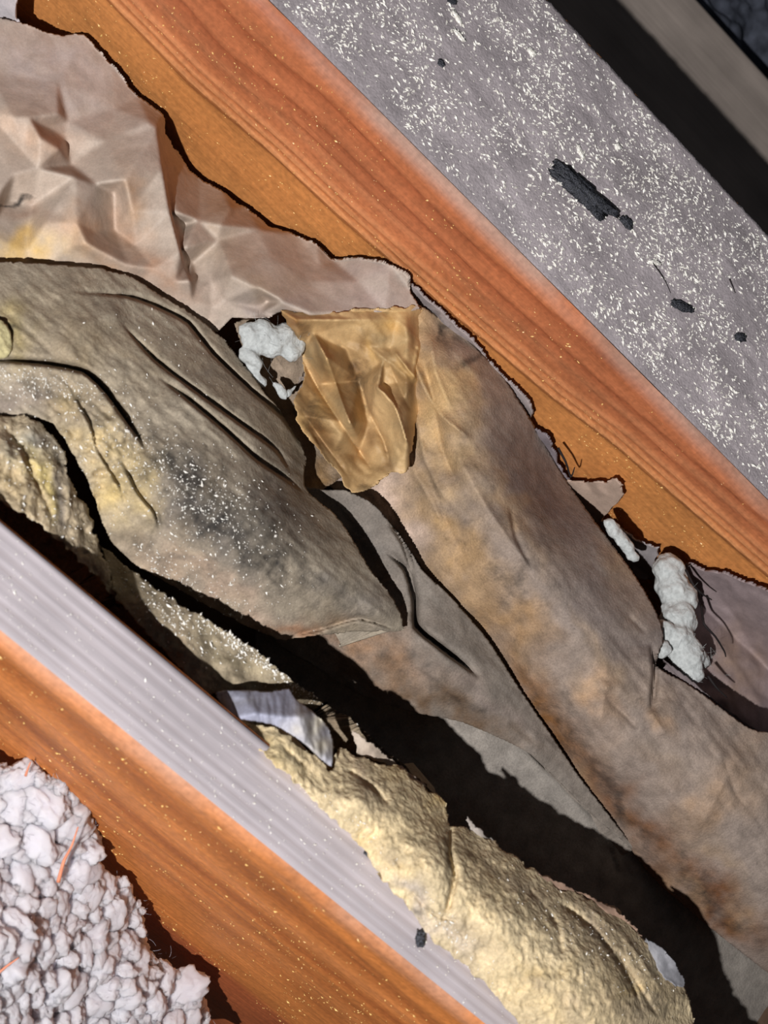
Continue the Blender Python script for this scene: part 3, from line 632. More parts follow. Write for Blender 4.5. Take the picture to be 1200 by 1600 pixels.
# -- S2 big grey mouldy batt
gb = empty('insulation_batt', base_of(300, 750, -120), 'big grey batt with black mould and sprinkled sawdust', 'insulation', 'paper-faced insulation batts in the bay')
z2 = tps([(-20, 410, -76), (-190, 396, -78), (-190, 520, -60), (-190, 640, -56), (110, 415, -78), (205, 432, -82), (300, 490, -86), (385, 575, -88), (450, 660, -88), (476, 720, -84), (480, 765, -72), (545, 830, -64), (600, 915, -62), (632, 980, -66),
          (-20, 520, -60), (120, 500, -60), (230, 600, -54), (330, 700, -42), (430, 810, -38), (520, 900, -44), (590, 960, -56),
          (-20, 640, -54), (80, 655, -52), (130, 740, -52), (160, 820, -54), (220, 885, -60), (340, 950, -64), (445, 998, -70), (560, 990, -72), (220, 780, -42), (320, 870, -44), (430, 940, -52), (400, 640, -72), (300, 560, -70)])
gsh, s2 = sheet('paper_facing', [(-190, 396), (-30, 408), (50, 410), (110, 415), (160, 420), (205, 432), (250, 460), (300, 490), (345, 525), (385, 575), (420, 620), (450, 660), (470, 690), (479, 718), (474, 745), (482, 768), (515, 795), (545, 830), (572, 878), (598, 912), (622, 950), (632, 984), (600, 986), (560, 988), (500, 993), (445, 1000), (400, 985), (340, 955), (280, 920), (220, 888), (178, 852), (158, 812),
       (148, 780), (132, 740), (108, 700), (84, 664), (40, 651), (-30, 650), (-190, 640)], z2, MAT['batt'], gb, (152, 141, 123),
      [(60, 450, 140, 40, 5, (156, 144, 124), .6), (120, 540, 110, 60, 20, (150, 134, 108), .6), (350, 620, 160, 40, 40, (126, 116, 100), .5), (420, 800, 90, 60, 40, (98, 94, 88), .6), (300, 790, 130, 60, 40, (88, 84, 82), .7), (360, 930, 120, 36, 30, (164, 142, 124), .85), (260, 880, 60, 40, 30, (160, 140, 118), .7),
       (150, 700, 50, 70, -30, (190, 170, 128), .85), (190, 780, 40, 50, -20, (196, 174, 122), .8), (60, 620, 90, 26, 10, (120, 108, 104), .7), (100, 625, 40, 20, 0, (188, 166, 112), .6), (470, 980, 60, 14, 0, (150, 112, 84), .7), (540, 940, 80, 40, 30, (112, 106, 100), .6), (10, 520, 30, 40, 0, (190, 170, 100), .4), (440, 690, 40, 40, 40, (132, 120, 100), .5)]+speckle(90, (0, 420, 620, 990), [(98, 92, 86), (156, 142, 120), (120, 108, 92), (146, 130, 104)], 8, 26, .4, 9, 2.2, 42),
      [(300, 770, 150, 60, 40, .44), (390, 850, 120, 60, 40, .48), (500, 930, 110, 50, 25, .26), (330, 650, 200, 60, 40, .12), (320, 800, 70, 24, 40, .5), (400, 890, 60, 20, 30, .5), (240, 690, 60, 40, 40, .3), (420, 740, 60, 40, 40, .18), (20, 520, 18, 26, 30, .55), (330, 500, 60, 10, 35, .4), (220, 840, 40, 26, 40, .3), (60, 600, 80, 20, 10, .3), (370, 780, 60, 30, 40, .3), (160, 480, 70, 30, 0, .1)],
      skirt=30, inset=0.7, seed=131, ragged=1.5, g=2.4,
      steps=[([(230, 705), (198, 660), (165, 614), (130, 582), (70, 570), (-28, 562)], 12, 60),
             ([(458, 745), (432, 705), (400, 680), (330, 630), (240, 562), (185, 500)], 6, 26),
             ([(478, 772), (440, 745), (400, 718), (350, 672), (300, 630), (245, 588)], 6.5, 24),
             ([(476, 705), (440, 652), (390, 610), (330, 552), (292, 505), (250, 482), (200, 464), (110, 456)], 7, 20),
             ([(196, 790), (186, 760), (168, 730), (150, 700), (140, 660), (110, 610)], 4, 20), ([(250, 830), (240, 800), (215, 770), (190, 720)], 4, 16), ([(620, 985), (560, 968), (500, 985), (452, 996)], 4, 20)],
      folds=[([(90, 560), (130, 510), (200, 480)], 5, 26), ([(110, 620), (150, 690), (210, 800)], 4, 14)],
      noise=lambda x, y: 1.4*fbm(x/70, y/70, 134, 3)+np.exp(-(((x-140)/90)**2+((y-700)/110)**2))*3.0*fbm(x/20, y/20, 136, 3)+0.45*streak(x, y, 40, 46, 8, 137), fine=0.3)

# -- near batt: frayed end, dusty edge, yellow glass fibre
nb = empty('insulation_batt', base_of(600, 1250, -60), 'yellow glass fibre batt spilling over the narrow pale-topped joist', 'insulation', 'paper-faced insulation batts in the bay')
fe = empty('insulation_batt', base_of(80, 780, -80), 'frayed yellowish batt end under the grey mouldy batt at the left edge', 'insulation', 'paper-faced insulation batts in the bay')
z8 = tps([(-190, 640, -46), (-190, 655, -30), (-20, 650, -44), (40, 652, -44), (105, 700, -44), (150, 800, -46), (185, 935, -50), (100, 850, -28), (-20, 765, -22), (20, 700, -30), (90, 770, -30), (140, 880, -38)])
_, s8 = sheet('frayed_fibre', [(-190, 640), (-30, 652), (30, 650), (66, 664), (92, 692), (104, 730), (120, 770), (140, 800), (150, 838), (166, 880), (186, 938), (150, 904), (100, 852), (50, 812), (-30, 768), (-190, 650)], z8, MAT['fibre'], fe, (180, 164, 136),
      [(70, 740, 20, 60, -20, (204, 184, 116), .7), (60, 690, 30, 26, 0, (170, 172, 168), .6), (20, 740, 30, 60, -30, (176, 156, 118), .6), (100, 760, 16, 70, -20, (120, 114, 112), .6), (140, 880, 16, 50, -20, (150, 134, 108), .5)], [(100, 740, 14, 50, -15, .35)],
      skirt=40, inset=0.7, ragged=4, rfreq=12, g=2.6, seed=141, folds=[([(0, 660), (35, 700), (50, 740), (75, 790), (85, 820)], -5, 6), ([(20, 690), (45, 740), (70, 780)], 3, 8), ([(100, 700), (108, 760), (105, 820)], 3, 6)],
      noise=lambda x, y: 2.2*fbm(x/24, y/24, 143, 4)+1.2*fbm(x/12, y/40, 144, 3), fine=0.5)
z9 = tps([(165, 862, -62), (200, 888, -56), (330, 972, -31), (400, 1018, -29), (470, 1072, -29), (560, 1134, -29), (665, 1226, -28), (188, 940, -38), (250, 1010, -28), (320, 1080, -24), (450, 1078, -29), (500, 1110, -60), (540, 1180, -66), (600, 1200, -60), (260, 950, -30)])
_, s9 = sheet('dusty_paper_edge', [(160, 856), (200, 886), (260, 930), (330, 970), (400, 1016), (440, 1048), (475, 1076), (520, 1104), (562, 1134), (612, 1180), (670, 1230), (700, 1262), (680, 1262), (600, 1215), (540, 1210), (500, 1180), (440, 1110), (400, 1090), (345, 1084), (316, 1084), (250, 1012), (196, 952), (180, 930)],
      z9, MAT['batt'], nb, (142, 130, 108), [(380, 1030, 80, 14, 38, (160, 148, 120), .5), (500, 1130, 40, 60, 40, (84, 62, 46), .95), (600, 1190, 60, 20, 40, (90, 70, 54), .8), (280, 1020, 50, 30, 45, (128, 112, 92), .5)], [(260, 960, 60, 26, 35, .15)],  # dark brown kraft at the low end, with the scrap's shade painted in
      skirt=46, inset=0.6, ragged=2.2, rfreq=8, g=2.6, seed=151, noise=lambda x, y: 1.6*fbm(x/30, y/30, 153, 4), fine=0.4)
z11 = tps([(365, 1130, -10), (400, 1165, -3), (480, 1240, 3), (560, 1320, 4), (650, 1450, 5), (730, 1510, 5), (820, 1620, 6), (450, 1180, 5), (560, 1250, 13), (680, 1340, 17), (800, 1450, 19), (950, 1550, 16),
           (520, 1200, -6), (600, 1195, -14), (660, 1225, -16), (705, 1290, -10), (790, 1330, -14), (880, 1390, -14), (1000, 1460, -18), (1075, 1560, -20), (1090, 1620, -24), (430, 1140, -6)])
_, s11 = sheet('yellow_fibre', [(362, 1128), (400, 1132), (440, 1145), (480, 1172), (520, 1204), (534, 1170), (565, 1182), (610, 1196), (662, 1224), (690, 1252), (706, 1290), (730, 1294), (790, 1328), (880, 1388), (960, 1420), (1005, 1462), (1050, 1510), (1076, 1560), (1096, 1640), (1190, 1780), (1330, 1960), (1130, 1960), (960, 1770), (812, 1600), (770, 1550), (720, 1505), (660, 1450), (612, 1390), (565, 1325), (520, 1275), (470, 1228), (400, 1168)],
      z11, MAT['fibre'], nb, (204, 186, 150), [(450, 1180, 60, 30, 40, (196, 176, 132), .6), (620, 1300, 70, 60, 40, (214, 192, 148), .6), (560, 1215, 50, 20, 20, (176, 156, 128), .6), (760, 1390, 60, 80, 30, (212, 190, 146), .6), (700, 1450, 60, 20, 45, (190, 176, 160), .7), (650, 1400, 60, 10, 50, (168, 158, 150), .6), (960, 1480, 90, 40, 40, (166, 148, 120), .8), (1000, 1560, 80, 50, 30, (172, 152, 118), .7), (830, 1400, 60, 20, 30, (164, 146, 122), .7), (860, 1550, 80, 60, 30, (206, 182, 134), .5)]+speckle(120, (370, 1130, 1090, 1600), [(160, 144, 120), (222, 204, 168), (206, 176, 112), (142, 128, 112)], 6, 24, .5, 10, 1.8, 45),
      [(705, 1340, 6, 60, 0, .35), (680, 1420, 30, 12, 40, .3), (950, 1470, 60, 20, 40, .3), (660, 1440, 40, 8, 50, .35), (900, 1420, 60, 14, 30, .25), (1040, 1560, 30, 40, 0, .3)],
      skirt=40, inset=0.75, ragged=5, rfreq=14, g=2.2, seed=161, fine=0.45,
      folds=[([(706, 1280), (704, 1330), (712, 1370), (700, 1420), (690, 1440)], -7, 4.5), ([(540, 1200), (580, 1225), (610, 1260)], -4, 5), ([(640, 1390), (680, 1430), (720, 1440)], -3, 5), ([(860, 1400), (930, 1450), (980, 1520), (1010, 1590)], -5, 6), ([(900, 1400), (980, 1470), (1040, 1560)], 3, 8), ([(440, 1165), (480, 1200), (470, 1215)], -3, 6), ([(960, 1480), (1030, 1590)], -4, 5), ([(820, 1380), (870, 1440), (880, 1500)], -3, 6)],
      noise=lambda x, y: 1.0*fbm(x/70, y/70, 163, 3)+0.8*fbm(x/22+y/60, y/22, 164, 4)+0.5*fbm(x/5, y/9, 165, 2))
def strip(out, z, c, seed, sk=1.5):
    sheet('torn_paper_edge', out, tps([(p[0], p[1], z+3*math.sin(i*2.1)) for i, p in enumerate(out)]), MAT['paper'], nb, c, skirt=sk, ragged=2.5, rfreq=8, g=2.2, seed=seed, noise=lambda x, y: 1.5*facet_noise(x, y, 16, seed), fine=0.3)
strip([(552, 1142), (580, 1160), (625, 1196), (668, 1228), (640, 1224), (596, 1192), (560, 1180)], -18, (170, 156, 140), 171)
strip([(728, 1272), (752, 1298), (800, 1340), (770, 1326), (738, 1302)], -16, (150, 142, 134), 172)
strip([(800, 1345), (860, 1372), (930, 1404), (965, 1424), (1005, 1462), (990, 1462), (930, 1420), (860, 1388)], -16, (150, 124, 106), 173)
strip([(1010, 1466), (1045, 1490), (1068, 1525), (1070, 1545), (1040, 1530), (1016, 1496)], -12, (134, 134, 138), 175)

# blue-white scrap
sc, _ = sheet('paper_scrap', [(336, 1082), (380, 1078), (420, 1080), (452, 1076), (462, 1092), (490, 1112), (514, 1136), (522, 1166), (518, 1198), (498, 1184), (470, 1158), (430, 1134), (390, 1126), (360, 1122)],
      facets([(330, 1075, -22), (380, 1080, -12), (452, 1074, -14), (462, 1092, -8), (440, 1120, 4), (400, 1115, 2), (360, 1124, -6), (430, 1136, 0), (490, 1110, -4), (525, 1140, -8), (525, 1200, 0), (480, 1165, 6), (470, 1120, 6), (345, 1100, -14)]), MAT['paper'], None, (150, 152, 168),
      [(490, 1140, 30, 30, 30, (196, 188, 168), .8), (360, 1090, 30, 16, 0, (150, 148, 140), .6)], [(360, 1090, 24, 12, 0, .35), (440, 1105, 6, 30, 0, .25)], soft=4, skirt=1.2, g=2.2, seed=181, noise=lambda x, y: 0.9*fbm(x/8, y/30, 183, 3))
tag(sc, 'small bluish-white paper scrap tucked between the narrow joist and the yellow fibre', 'paper scrap')

# ------------------------------------------------------------------ lumps of fibre
def ico(sub):
    import bmesh
    bm = bmesh.new(); bmesh.ops.create_icosphere(bm, subdivisions=sub, radius=1.0)
    V = np.array([v.co[:] for v in bm.verts]); F = [[v.index for v in f.verts] for f in bm.faces]; bm.free(); return V, F
def n3(V, s, seed): return (fbm(V[:, 0]*s+V[:, 2]*s*0.7, V[:, 1]*s-V[:, 2]*s*0.6, seed, 4)+fbm(V[:, 1]*s+5, V[:, 2]*s+3, seed+3, 4))*0.5
IV, IF = ico(4)
def blob_union(name, blobs, mat, parent, seed, amp=0.22):
    Vs = []; Fs = []; k = 0
    for i, (c, r, sc_) in enumerate(blobs):
        d = 1+amp*n3(IV*1.0+i*3.1, 1.6, seed+i)+0.03*n3(IV+i, 6, seed+50+i)
        V = IV*d[:, None]*np.array(sc_)*r+np.array(c)
        Vs.append(V); Fs += [[a+k for a in f] for f in IF]; k += len(V)
    o = mesh_obj(name, np.concatenate(Vs), Fs, mat, parent)
    rm = o.modifiers.new('fuse', 'REMESH'); rm.mode = 'VOXEL'; rm.voxel_size = 0.0009; rm.use_smooth_shade = True
    sm = o.modifiers.new('soften', 'SMOOTH'); sm.iterations = 22; sm.factor = 0.6
    tx = bpy.data.textures.new('wad_clouds', 'CLOUDS'); tx.noise_scale = 0.006; tx.noise_depth = 3
    dm = o.modifiers.new('wads', 'DISPLACE'); dm.texture = tx; dm.strength = 0.0035; dm.mid_level = 0.5; dm.texture_coords = 'LOCAL'
    return o
def fibres(name, centers, rad, n, mat, parent, seed, length=0.012, th=0.00012):
    r = np.random.default_rng(seed); V = []; F = []; k = 0
    for i in range(n):
        c = np.array(centers[r.integers(len(centers))])+r.normal(size=3)*rad*0.55
        d = r.normal(size=3); d[2] = abs(d[2])*0.6; d /= np.linalg.norm(d); cv = r.normal(size=3)*0.6
        S = np.cross(d, r.normal(size=3)); S /= np.linalg.norm(S); L = length*r.uniform(.4, 1.2)
        for j in range(5):
            t = j/4; p = c+d*L*t+cv*L*t*t*0.5
            V += [p-S*th, p+S*th]
        for j in range(4): a = k+2*j; F.append([a, a+1, a+3, a+2])
        k += 10
    o = mesh_obj(name, np.array(V), F, mat, parent); o['kind'] = 'stuff'; return o
def pix_blobs(spec): return [(on_z(float(x), float(y), z/1000.0), r/1000.0, s) for (x, y, z, r, s) in spec]
t1 = pix_blobs([(1046, 893, -66, 9, (1, 1.2, 1)), (1058, 930, -64, 9.5, (1, 1.3, 1)), (1060, 968, -62, 9.5, (1, 1.2, 1)), (1058, 1000, -60, 9, (1, 1.1, 1)), (1072, 1025, -60, 10, (1.1, 1, 1)), (1078, 1050, -60, 8, (1, 1, 1)), (1050, 912, -65, 9, (1, 1, 1)), (1040, 985, -58, 5, (1, 1.3, 1)), (1088, 1030, -64, 7, (1, 1, 1)), (1035, 1015, -57, 5, (1, 1, 1))])
blob_union('fibre_tuft', t1, MAT['tuft'], rb, 201, 0.12)['label'] = 'white fibre tuft bulging from the split edge'
fibres('loose_fibre', [b[0]+np.array([0, 0, .006]) for b in t1[:9]], 0.008, 60, MAT['tuft'], rb, 203, 0.007, 0.00006)
t3 = pix_blobs([(955, 822, -62, 3.5, (1, 1.8, 1)), (964, 834, -62, 4, (1, 1.8, 1)), (976, 850, -62, 4, (1, 1.8, 1)), (988, 868, -63, 3, (1, 1.8, 1))])
blob_union('fibre_tuft', t3, MAT['tuft'], rb, 211, 0.12)
t2 = pix_blobs([(398, 530, -86, 6, (1, 1.6, .9)), (415, 520, -84, 6.5, (1.1, 1.2, .9)), (440, 530, -84, 7, (1.6, 1, .8)), (462, 546, -84, 5, (1.5, .9, .8)), (392, 560, -88, 5, (.8, 1.5, .9)), (400, 590, -92, 4.5, (.7, 1.8, .9)), (425, 545, -86, 5, (1.2, 1, .8))])
blob_union('fibre_tuft', t2, MAT['tuft'], rb, 221, 0.14)['label'] = 'pale greenish-white fibre tuft in the cavity'
fibres('loose_fibre', [b[0]+np.array([0, 0, .004]) for b in t2[:7]], 0.007, 50, MAT['tuft'], rb, 223, 0.007, 0.00006)
for q, sp in enumerate([[(436, 606, -96, 3, (.6, 1.8, .8)), (440, 618, -96, 2.5, (.6, 1.8, .8))], [(452, 614, -96, 2.4, (1.4, .7, .8)), (460, 606, -96, 2, (1.4, .7, .8))]]):
    blob_union('fibre_tuft', pix_blobs(sp), MAT['tuft'], rb, 225+q, 0.14)
yl = empty('glass_fibre_lump', base_of(0, 530, -62), 'small yellow glass fibre lump on the grey batt at the left edge', 'insulation')
blob_union('fibre_lump', pix_blobs([(-10, 520, -57, 7, (1, 1.5, .5)), (-4, 545, -57, 6, (1, 1.2, .5)), (4, 535, -58, 4, (1, 1.4, .5))]), mat_plain('yellow_wool', (192, 182, 138), 0.95, 0.1, 500, 0.2, 0.7, 0.3), yl, 231)

# white loose wool at the bottom left, outside the narrow joist
wool = empty('loose_wool', base_of(100, 1450, -250), 'heap of white loose-fill wool against the narrow joist', 'insulation')
WP = np.array([(-60, 1200), (10, 1202), (40, 1196), (85, 1215), (120, 1240), (150, 1290), (162, 1330), (140, 1360), (165, 1372), (195, 1372), (218, 1410), (228, 1470), (235, 1490), (290, 1525), (320, 1560), (330, 1600), (330, 1660), (-60, 1660)], float)
WPd = densify(catmull(WP, 5), 3.0)
def zB(px, py): return on_x(px, py, XB)[..., 2]*1000.0
def zw(x, y):
    """heap height: low near the joist, higher toward the corner"""
    d = np.min(np.hypot(x[:, None]-WPd[None, :, 0], y[:, None]-WPd[None, :, 1]), 1)
    return d
zfw = tps([(-60, 1190, -122), (85, 1215, -102), (162, 1330, -136), (195, 1372, -148), (228, 1460, -180), (290, 1525, -195), (330, 1610, -215), (0, 1350, -112), (100, 1450, -128), (-60, 1660, -105), (200, 1540, -166), (20, 1540, -112), (90, 1575, -150), (150, 1600, -172), (250, 1620, -184)])
wm, _ = sheet('wool_body', [tuple(p) for p in WP], lambda x, y: zfw(x, y)-3.5,
      MAT['white'], wool, (226, 226, 238), skirt=50, inset=0.6, ragged=4, g=4, seed=241, noise=lambda x, y: 2.5*fbm(x/22, y/22, 243, 4))
V3, F3 = ico(4)
NOD = []
for s in range(8):
    d = 1+0.40*n3(V3+s*2.3, 1.1, 250+s)+0.16*n3(V3+s, 3.0, 260+s)+0.11*n3(V3+s, 7, 270+s)
    V = V3*d[:, None]*np.array([1, 1+0.5*random.random(), 0.75])
    me = bpy.data.meshes.new('wool_nodule'); me.from_pydata(V.tolist(), [], F3); me.polygons.foreach_set('use_smooth', np.ones(len(me.polygons), bool))
    me.materials.append(MAT['white']); me.update(); NOD.append(me)
pts = []
r_ = np.random.default_rng(17)
TX = r_.uniform(-40, 335, 9000); TY = r_.uniform(1190, 1640, 9000); TI = inside(WPd, TX, TY); TE = zw(TX, TY)
for tries in range(9000):
    x = TX[tries]; y = TY[tries]; e = TE[tries]
    if not TI[tries]: continue
    rad = r_.uniform(11, 25) if e > 16 else r_.uniform(6, 11)
    if e < rad*0.75: continue
    if any((x-a)**2+(y-b)**2 < (0.66*(rad+c))**2 for a, b, c in pts): continue
    pts.append((x, y, rad))
    if len(pts) > 290: break
for i, (x, y, rad) in enumerate(pts):
    o = link(bpy.data.objects.new('wool_nodule', NOD[i % 8])); o.parent = wool
    p = on_z(x, y, (float(zfw(np.array([x]), np.array([y]))[0])+r_.uniform(-4.5, -1.0))/1000.0)
    o.location = Vector(p)-wool.location; s = rad*0.29/1000*1.3
    o.scale = (s, s*r_.uniform(.9, 1.5), s); o.rotation_euler = (r_.uniform(-.6, .6), r_.uniform(-.6, .6), r_.uniform(0, 6.28))
wc = [on_z(float(x), float(y), float(zfw(np.array([x]), np.array([y]))[0])/1000.0+0.002) for x, y, _ in pts]
fibres('loose_fibre', wc, 0.005, 1500, MAT['white'], wool, 301, 0.004, 0.00009)

# ------------------------------------------------------------------ needles, shadow strands, cracks, crumbs
def tube(name, P, r, mat, label=None, cat=None, taper=0.3, parent=None, kind=None, group=None):
    P = catmull(P, 5, closed=False); V = []; F = []; n = len(P); m = 6
    for i, p in enumerate(P):
        t = P[min(i+1, n-1)]-P[max(i-1, 0)]; t /= np.linalg.norm(t)
        a = np.cross(t, [0.3, 0.2, 1]); a /= np.linalg.norm(a); b = np.cross(t, a)
        rr = r*(1-(1-taper)*i/(n-1))
        for k in range(m): V.append(p+rr*(math.cos(k*2*math.pi/m)*a+math.sin(k*2*math.pi/m)*b))
    for i in range(n-1):
        for k in range(m): F.append([i*m+k, i*m+(k+1) % m, (i+1)*m+(k+1) % m, (i+1)*m+k])
    F += [list(range(m))[::-1], [(n-1)*m+k for k in range(m)]]
    o = mesh_obj(name, V, F, mat, parent); return tag(o, label, cat, group, kind)
def pz(l): return [on_z(float(x), float(y), z/1000.0) for x, y, z in l]
tube('pine_needle', pz([(91, 1378, -112), (100, 1345, -106), (112, 1322, -100), (122, 1292, -96)]), 0.0010, MAT['needle'], 'thin orange needle standing in the white wool near the joist', 'needle')
tube('pine_needle', pz([(-8, 1525, -102), (10, 1510, -100), (30, 1496, -99)]), 0.0008, MAT['needle'], 'short orange needle in the white wool at the left picture edge', 'needle')
tube('pine_needle', pz([(40, 1212, -98), (44, 1200, -95), (48, 1190, -93)]), 0.0007, MAT['needle'], 'tiny orange needle on the uppermost tip of the white wool', 'needle')
tube('straw_wisp', pz([(88, 908, -70), (100, 912, -66), (115, 906, -62), (138, 904, -60)]), 0.0006, mat_plain('pale_straw', (190, 168, 120)), 'pale curled straw wisp in the shadow beside the narrow joist', 'straw')
for i, (l, lab) in enumerate([([(1072, 890, -56), (1084, 915, -52), (1100, 930, -54), (1112, 937, -56)], 'dark ragged strand for the torn-edge shadow at the upper end of the white tuft'),
               ([(1096, 945, -60), (1100, 975, -54), (1118, 995, -54), (1132, 1018, -58), (1134, 1026, -60)], 'long dark strand for the torn-edge shadow hooked beside the white tuft'),
               ([(1106, 1056, -56), (1120, 1075, -54), (1136, 1090, -54)], 'dark strand for the torn-edge shadow at the lower end of the white tuft'),
               ([(872, 700, -66), (884, 722, -64), (892, 746, -62), (898, 730, -60)], 'curled dark strand for the torn-edge shadow beside the jagged grey flange')]):
    tube('edge_shadow_strand', pz(l), 0.0008, MAT['shade_crack'], lab, 'shadow strand', 0.4, group='dark strands for the shadows along the split batt edge')  # dark strands added in place of the shadows of the torn edges
def crumb(name, px, py, L, Wd, ang, mat, label, cat, seed, z=0.0, h=0.4, group=None, fn=None):
    """a rough chip lying on a joist top: traced length, width and direction in pixels"""
    a = math.radians(ang); p0 = on_z(px-L/2*math.cos(a), py-L/2*math.sin(a), z); p1 = on_z(px+L/2*math.cos(a), py+L/2*math.sin(a), z)
    q0 = on_z(px+Wd/2*math.sin(a), py-Wd/2*math.cos(a), z); q1 = on_z(px-Wd/2*math.sin(a), py+Wd/2*math.cos(a), z)
    c = (p0+p1)/2; ux = (p1-p0)/2; uy = (q1-q0)/2; hh = np.linalg.norm(uy)*h
    V = IV.copy(); V = np.sign(V)*np.abs(V)**0.8
    d = 1+0.25*n3(IV+seed, 2.5, seed)+0.35*n3(IV+seed, 7, seed+7)
    V = V*d[:, None]
    W = c+V[:, :1]*ux+V[:, 1:2]*uy+np.stack([0*V[:, 0], 0*V[:, 0], (V[:, 2]+0.6)*hh], -1)
    o = mesh_obj(name, W, IF, mat); return tag(o, label, cat, group)
tube('crack_tube', pz([(1018, 408, .6), (1030, 424, .9), (1040, 440, .8), (1048, 458, .6)]), 0.0004, MAT['shade_crack'], 'thin dark crack, added as a tube above a dark crumb on the wide joist', 'crack')  # raised dark tubes stand in for cracks in the joist top
tube('crack_tube', pz([(1140, 436, .6), (1145, 448, .8), (1149, 458, .6)]), 0.0004, MAT['shade_crack'], 'short dark crack, added as a tube on the wide joist near the right picture edge', 'crack')
crumb('bark_chip', 905, 301, 106, 25, 42, MAT['char'], 'large black flaky bark chip on the sawdust-covered joist top', 'bark chip', 401, h=.6)
crumb('bark_chip', 978, 348, 24, 12, 50, MAT['char'], 'small black crumb just right of the large bark chip', 'bark chip', 402)
crumb('bark_chip', 1065, 479, 34, 14, 20, MAT['char'], 'dark crumb below a thin dark crack on the sawdust-covered joist top', 'bark chip', 403, h=.3)
crumb('bark_chip', 1156, 527, 18, 12, 20, MAT['char'], 'dark crumb on the joist top at the right picture edge', 'bark chip', 404, h=.4)
crumb('bark_chip', 706, 2, 14, 9, 20, MAT['char'], 'tiny dark crumb on the joist top at the upper picture edge', 'bark chip', 405)
crumb('bark_chip', 689, 99, 12, 8, 60, MAT['char'], 'tiny dark crumb among sawdust left of the splinters', 'bark chip', 406)
crumb('bark_chip', 656, 1465, 14, 22, 10, MAT['char'], 'dark crumb on the narrow joist beside the yellow fibre', 'bark chip', 408, z=0.001)
crumb('bark_chip', 577, 1336, 18, 8, 40, MAT['char'], 'thin dark crumb where the yellow fibre meets the narrow joist', 'bark chip', 409, z=0.001)
for (x, y, L, wd, an, lab) in [(714, 28, 30, 6, 60, 'pale wood splinter nearest the upper edge on the dusty joist'), (717, 56, 26, 6, 50, 'pale wood splinter just below the uppermost one'), (906, 238, 24, 6, 66, 'pale yellow splinter above the black bark chip'),
                          (964, 230, 12, 8, 60, 'short pale chip right of the yellow splinter'), (830, 82, 16, 7, 50, 'pale chip between the upper splinters and the black gap'), (884, 290, 26, 5, 15, 'pale splinter lying across the large bark chip'),
                          (1022, 411, 20, 7, 15, 'tan splinter at the head of the thin dark crack')]:
    crumb('wood_splinter', x, y, L, wd, an, MAT['saw'], lab, 'splinter', int(x), h=.5, z=0.0012 if x == 884 else 0.0, group='wood splinters on the wide joist')

# ------------------------------------------------------------------ sawdust
def top_scatter(n, x0, x1, y0, y1, z, seed, dens=None):
    r = np.random.default_rng(seed); X = r.uniform(x0, x1, n); Y = r.uniform(y0, y1, n)
    k = 0.5+0.5*fbm(X*60, Y*40, seed, 3)
    m = r.uniform(0, 1, n) < np.clip(k+0.15, 0.1, 1)
    if dens is not None: m &= r.uniform(0, 1, n) < dens(X, Y)
    X = X[m]; Y = Y[m]; return np.stack([X, Y, np.full(len(X), z)], -1)
UPN = np.array([0, 0, 1.0])
P = top_scatter(33000, XA+0.007, XA2-0.004, -0.40, 0.36, 0.0001, 501)
sz = np.random.default_rng(5).lognormal(math.log(0.0017), 0.45, len(P)).clip(0.0004, 0.004)
tag(flakes('sawdust', P, np.tile(UPN, (len(P), 1)), sz, 0.42, MAT['saw'], 502), 'pale sawdust flakes strewn over the wide joist top', 'sawdust', kind='stuff')
P = top_scatter(1700, XB+0.004, XB2-0.002, -0.34, 0.34, 0.0, 511)
sz = np.random.default_rng(6).lognormal(math.log(0.0008), 0.4, len(P)).clip(0.0003, 0.0024)
tag(flakes('sawdust', P, np.tile(UPN, (len(P), 1)), sz, 0.45, MAT['saw'], 512), 'sparse pale sawdust on the narrow joist top', 'sawdust', kind='stuff')
def side_scatter(n, x, seed, ridge, thr=0.0):
    r = np.random.default_rng(seed); Y = r.uniform(-0.3, 0.3, n); Z = r.uniform(-0.22, -0.006, n)
    m = (fbm(Y*40, Z*50, seed, 3) > thr-0.2*r.uniform(0, 1, n)); Y = Y[m]; Z = Z[m]
    return np.stack([x-ridge(Y, Z), Y, Z], -1)
for x, rf, sd, nn, lab in ((XA, A_ridge, 521, 5200, 'golden dust flecks clinging to the wide joist side'), (XB, B_ridge, 531, 4200, 'golden dust flecks clinging to the narrow joist side')):
    P = side_scatter(nn, x, sd, rf); nr = np.tile([-1.0, 0, 0], (len(P), 1))
    sz = np.random.default_rng(sd).lognormal(math.log(0.0008), 0.5, len(P)).clip(0.0003, 0.0024)
    tag(flakes('wood_dust', P, nr, sz, 0.5, MAT['gold'], sd+1), lab, 'dust', kind='stuff')
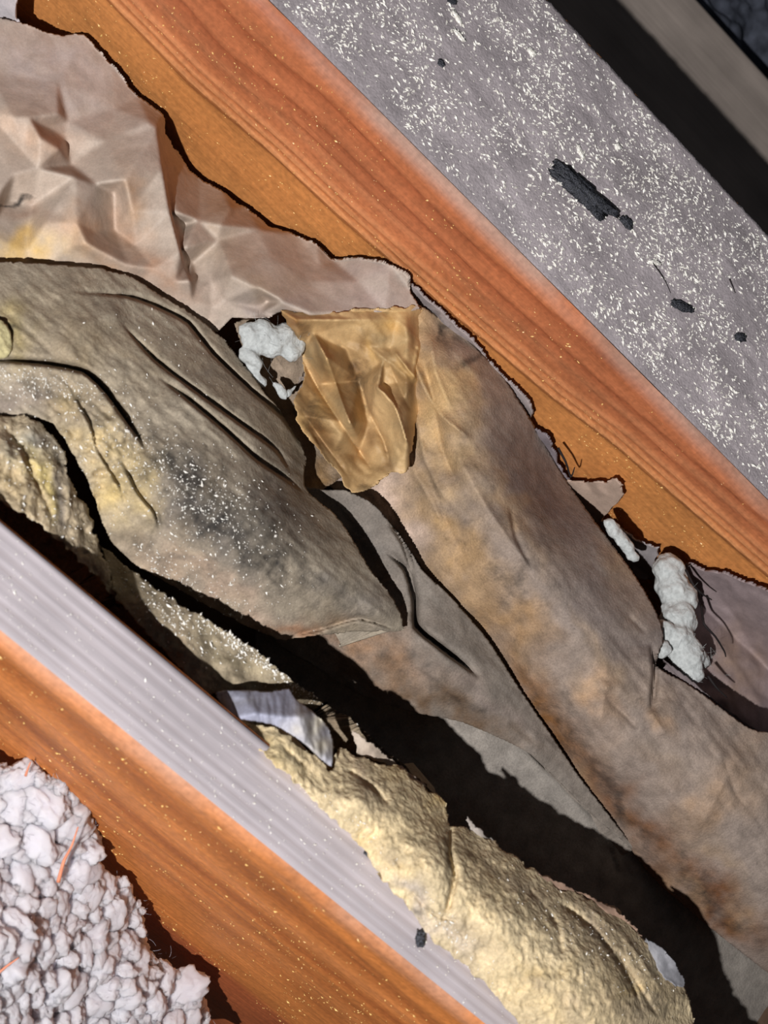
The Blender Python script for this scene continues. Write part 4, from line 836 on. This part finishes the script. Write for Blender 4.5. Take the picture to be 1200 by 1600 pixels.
def sheet_scatter(name, samp, spots, seed, label, size=0.0008):
    r = np.random.default_rng(seed); xs = []; ys = []
    for (cx, cy, rx, ry, ang, n) in spots:
        a = math.radians(ang); u_ = r.normal(size=n)*rx*0.6; v_ = r.normal(size=n)*ry*0.6
        xs.append(cx+u_*math.cos(a)-v_*math.sin(a)); ys.append(cy+u_*math.sin(a)+v_*math.cos(a))
    xs = np.concatenate(xs); ys = np.concatenate(ys)
    z, ok = samp(xs, ys); P = on_z(xs[ok], ys[ok], (z[ok]+0.2)/1000.0)
    sz = r.lognormal(math.log(size), 0.5, len(P)).clip(0.0003, 0.003)
    tag(flakes(name, P, np.tile(UPN, (len(P), 1)), sz, 0.45, MAT['saw'], seed+1), label, 'sawdust', kind='stuff')
sheet_scatter('sawdust', s2, [(240, 730, 110, 50, 45, 420), (330, 780, 100, 60, 40, 480), (300, 920, 140, 40, 32, 380), (80, 600, 110, 20, 8, 280), (20, 600, 60, 30, 8, 120), (400, 860, 100, 80, 40, 160), (120, 720, 60, 80, 0, 160), (260, 540, 120, 50, 40, 50)], 541, 'pale sawdust sprinkled over the mouldy grey batt')
sheet_scatter('sawdust', s9, [(380, 1010, 140, 12, 38, 420), (270, 960, 110, 30, 36, 300), (470, 1075, 80, 8, 38, 120), (600, 1175, 80, 7, 42, 100)], 551, 'pale sawdust along the dusty paper edge beside the black gap', 0.0010)
sheet_scatter('sawdust', s8, [(40, 720, 60, 60, 0, 120), (100, 830, 60, 40, 45, 80)], 561, 'pale sawdust on the frayed batt end')
sheet_scatter('sawdust', s11, [(700, 1450, 100, 14, 48, 90), (900, 1450, 120, 40, 35, 100), (1000, 1530, 60, 50, 40, 60), (560, 1290, 60, 10, 45, 40)], 571, 'pale sawdust on the yellow glass fibre')

# dim lumps of loose fill in the dark beyond the last timber
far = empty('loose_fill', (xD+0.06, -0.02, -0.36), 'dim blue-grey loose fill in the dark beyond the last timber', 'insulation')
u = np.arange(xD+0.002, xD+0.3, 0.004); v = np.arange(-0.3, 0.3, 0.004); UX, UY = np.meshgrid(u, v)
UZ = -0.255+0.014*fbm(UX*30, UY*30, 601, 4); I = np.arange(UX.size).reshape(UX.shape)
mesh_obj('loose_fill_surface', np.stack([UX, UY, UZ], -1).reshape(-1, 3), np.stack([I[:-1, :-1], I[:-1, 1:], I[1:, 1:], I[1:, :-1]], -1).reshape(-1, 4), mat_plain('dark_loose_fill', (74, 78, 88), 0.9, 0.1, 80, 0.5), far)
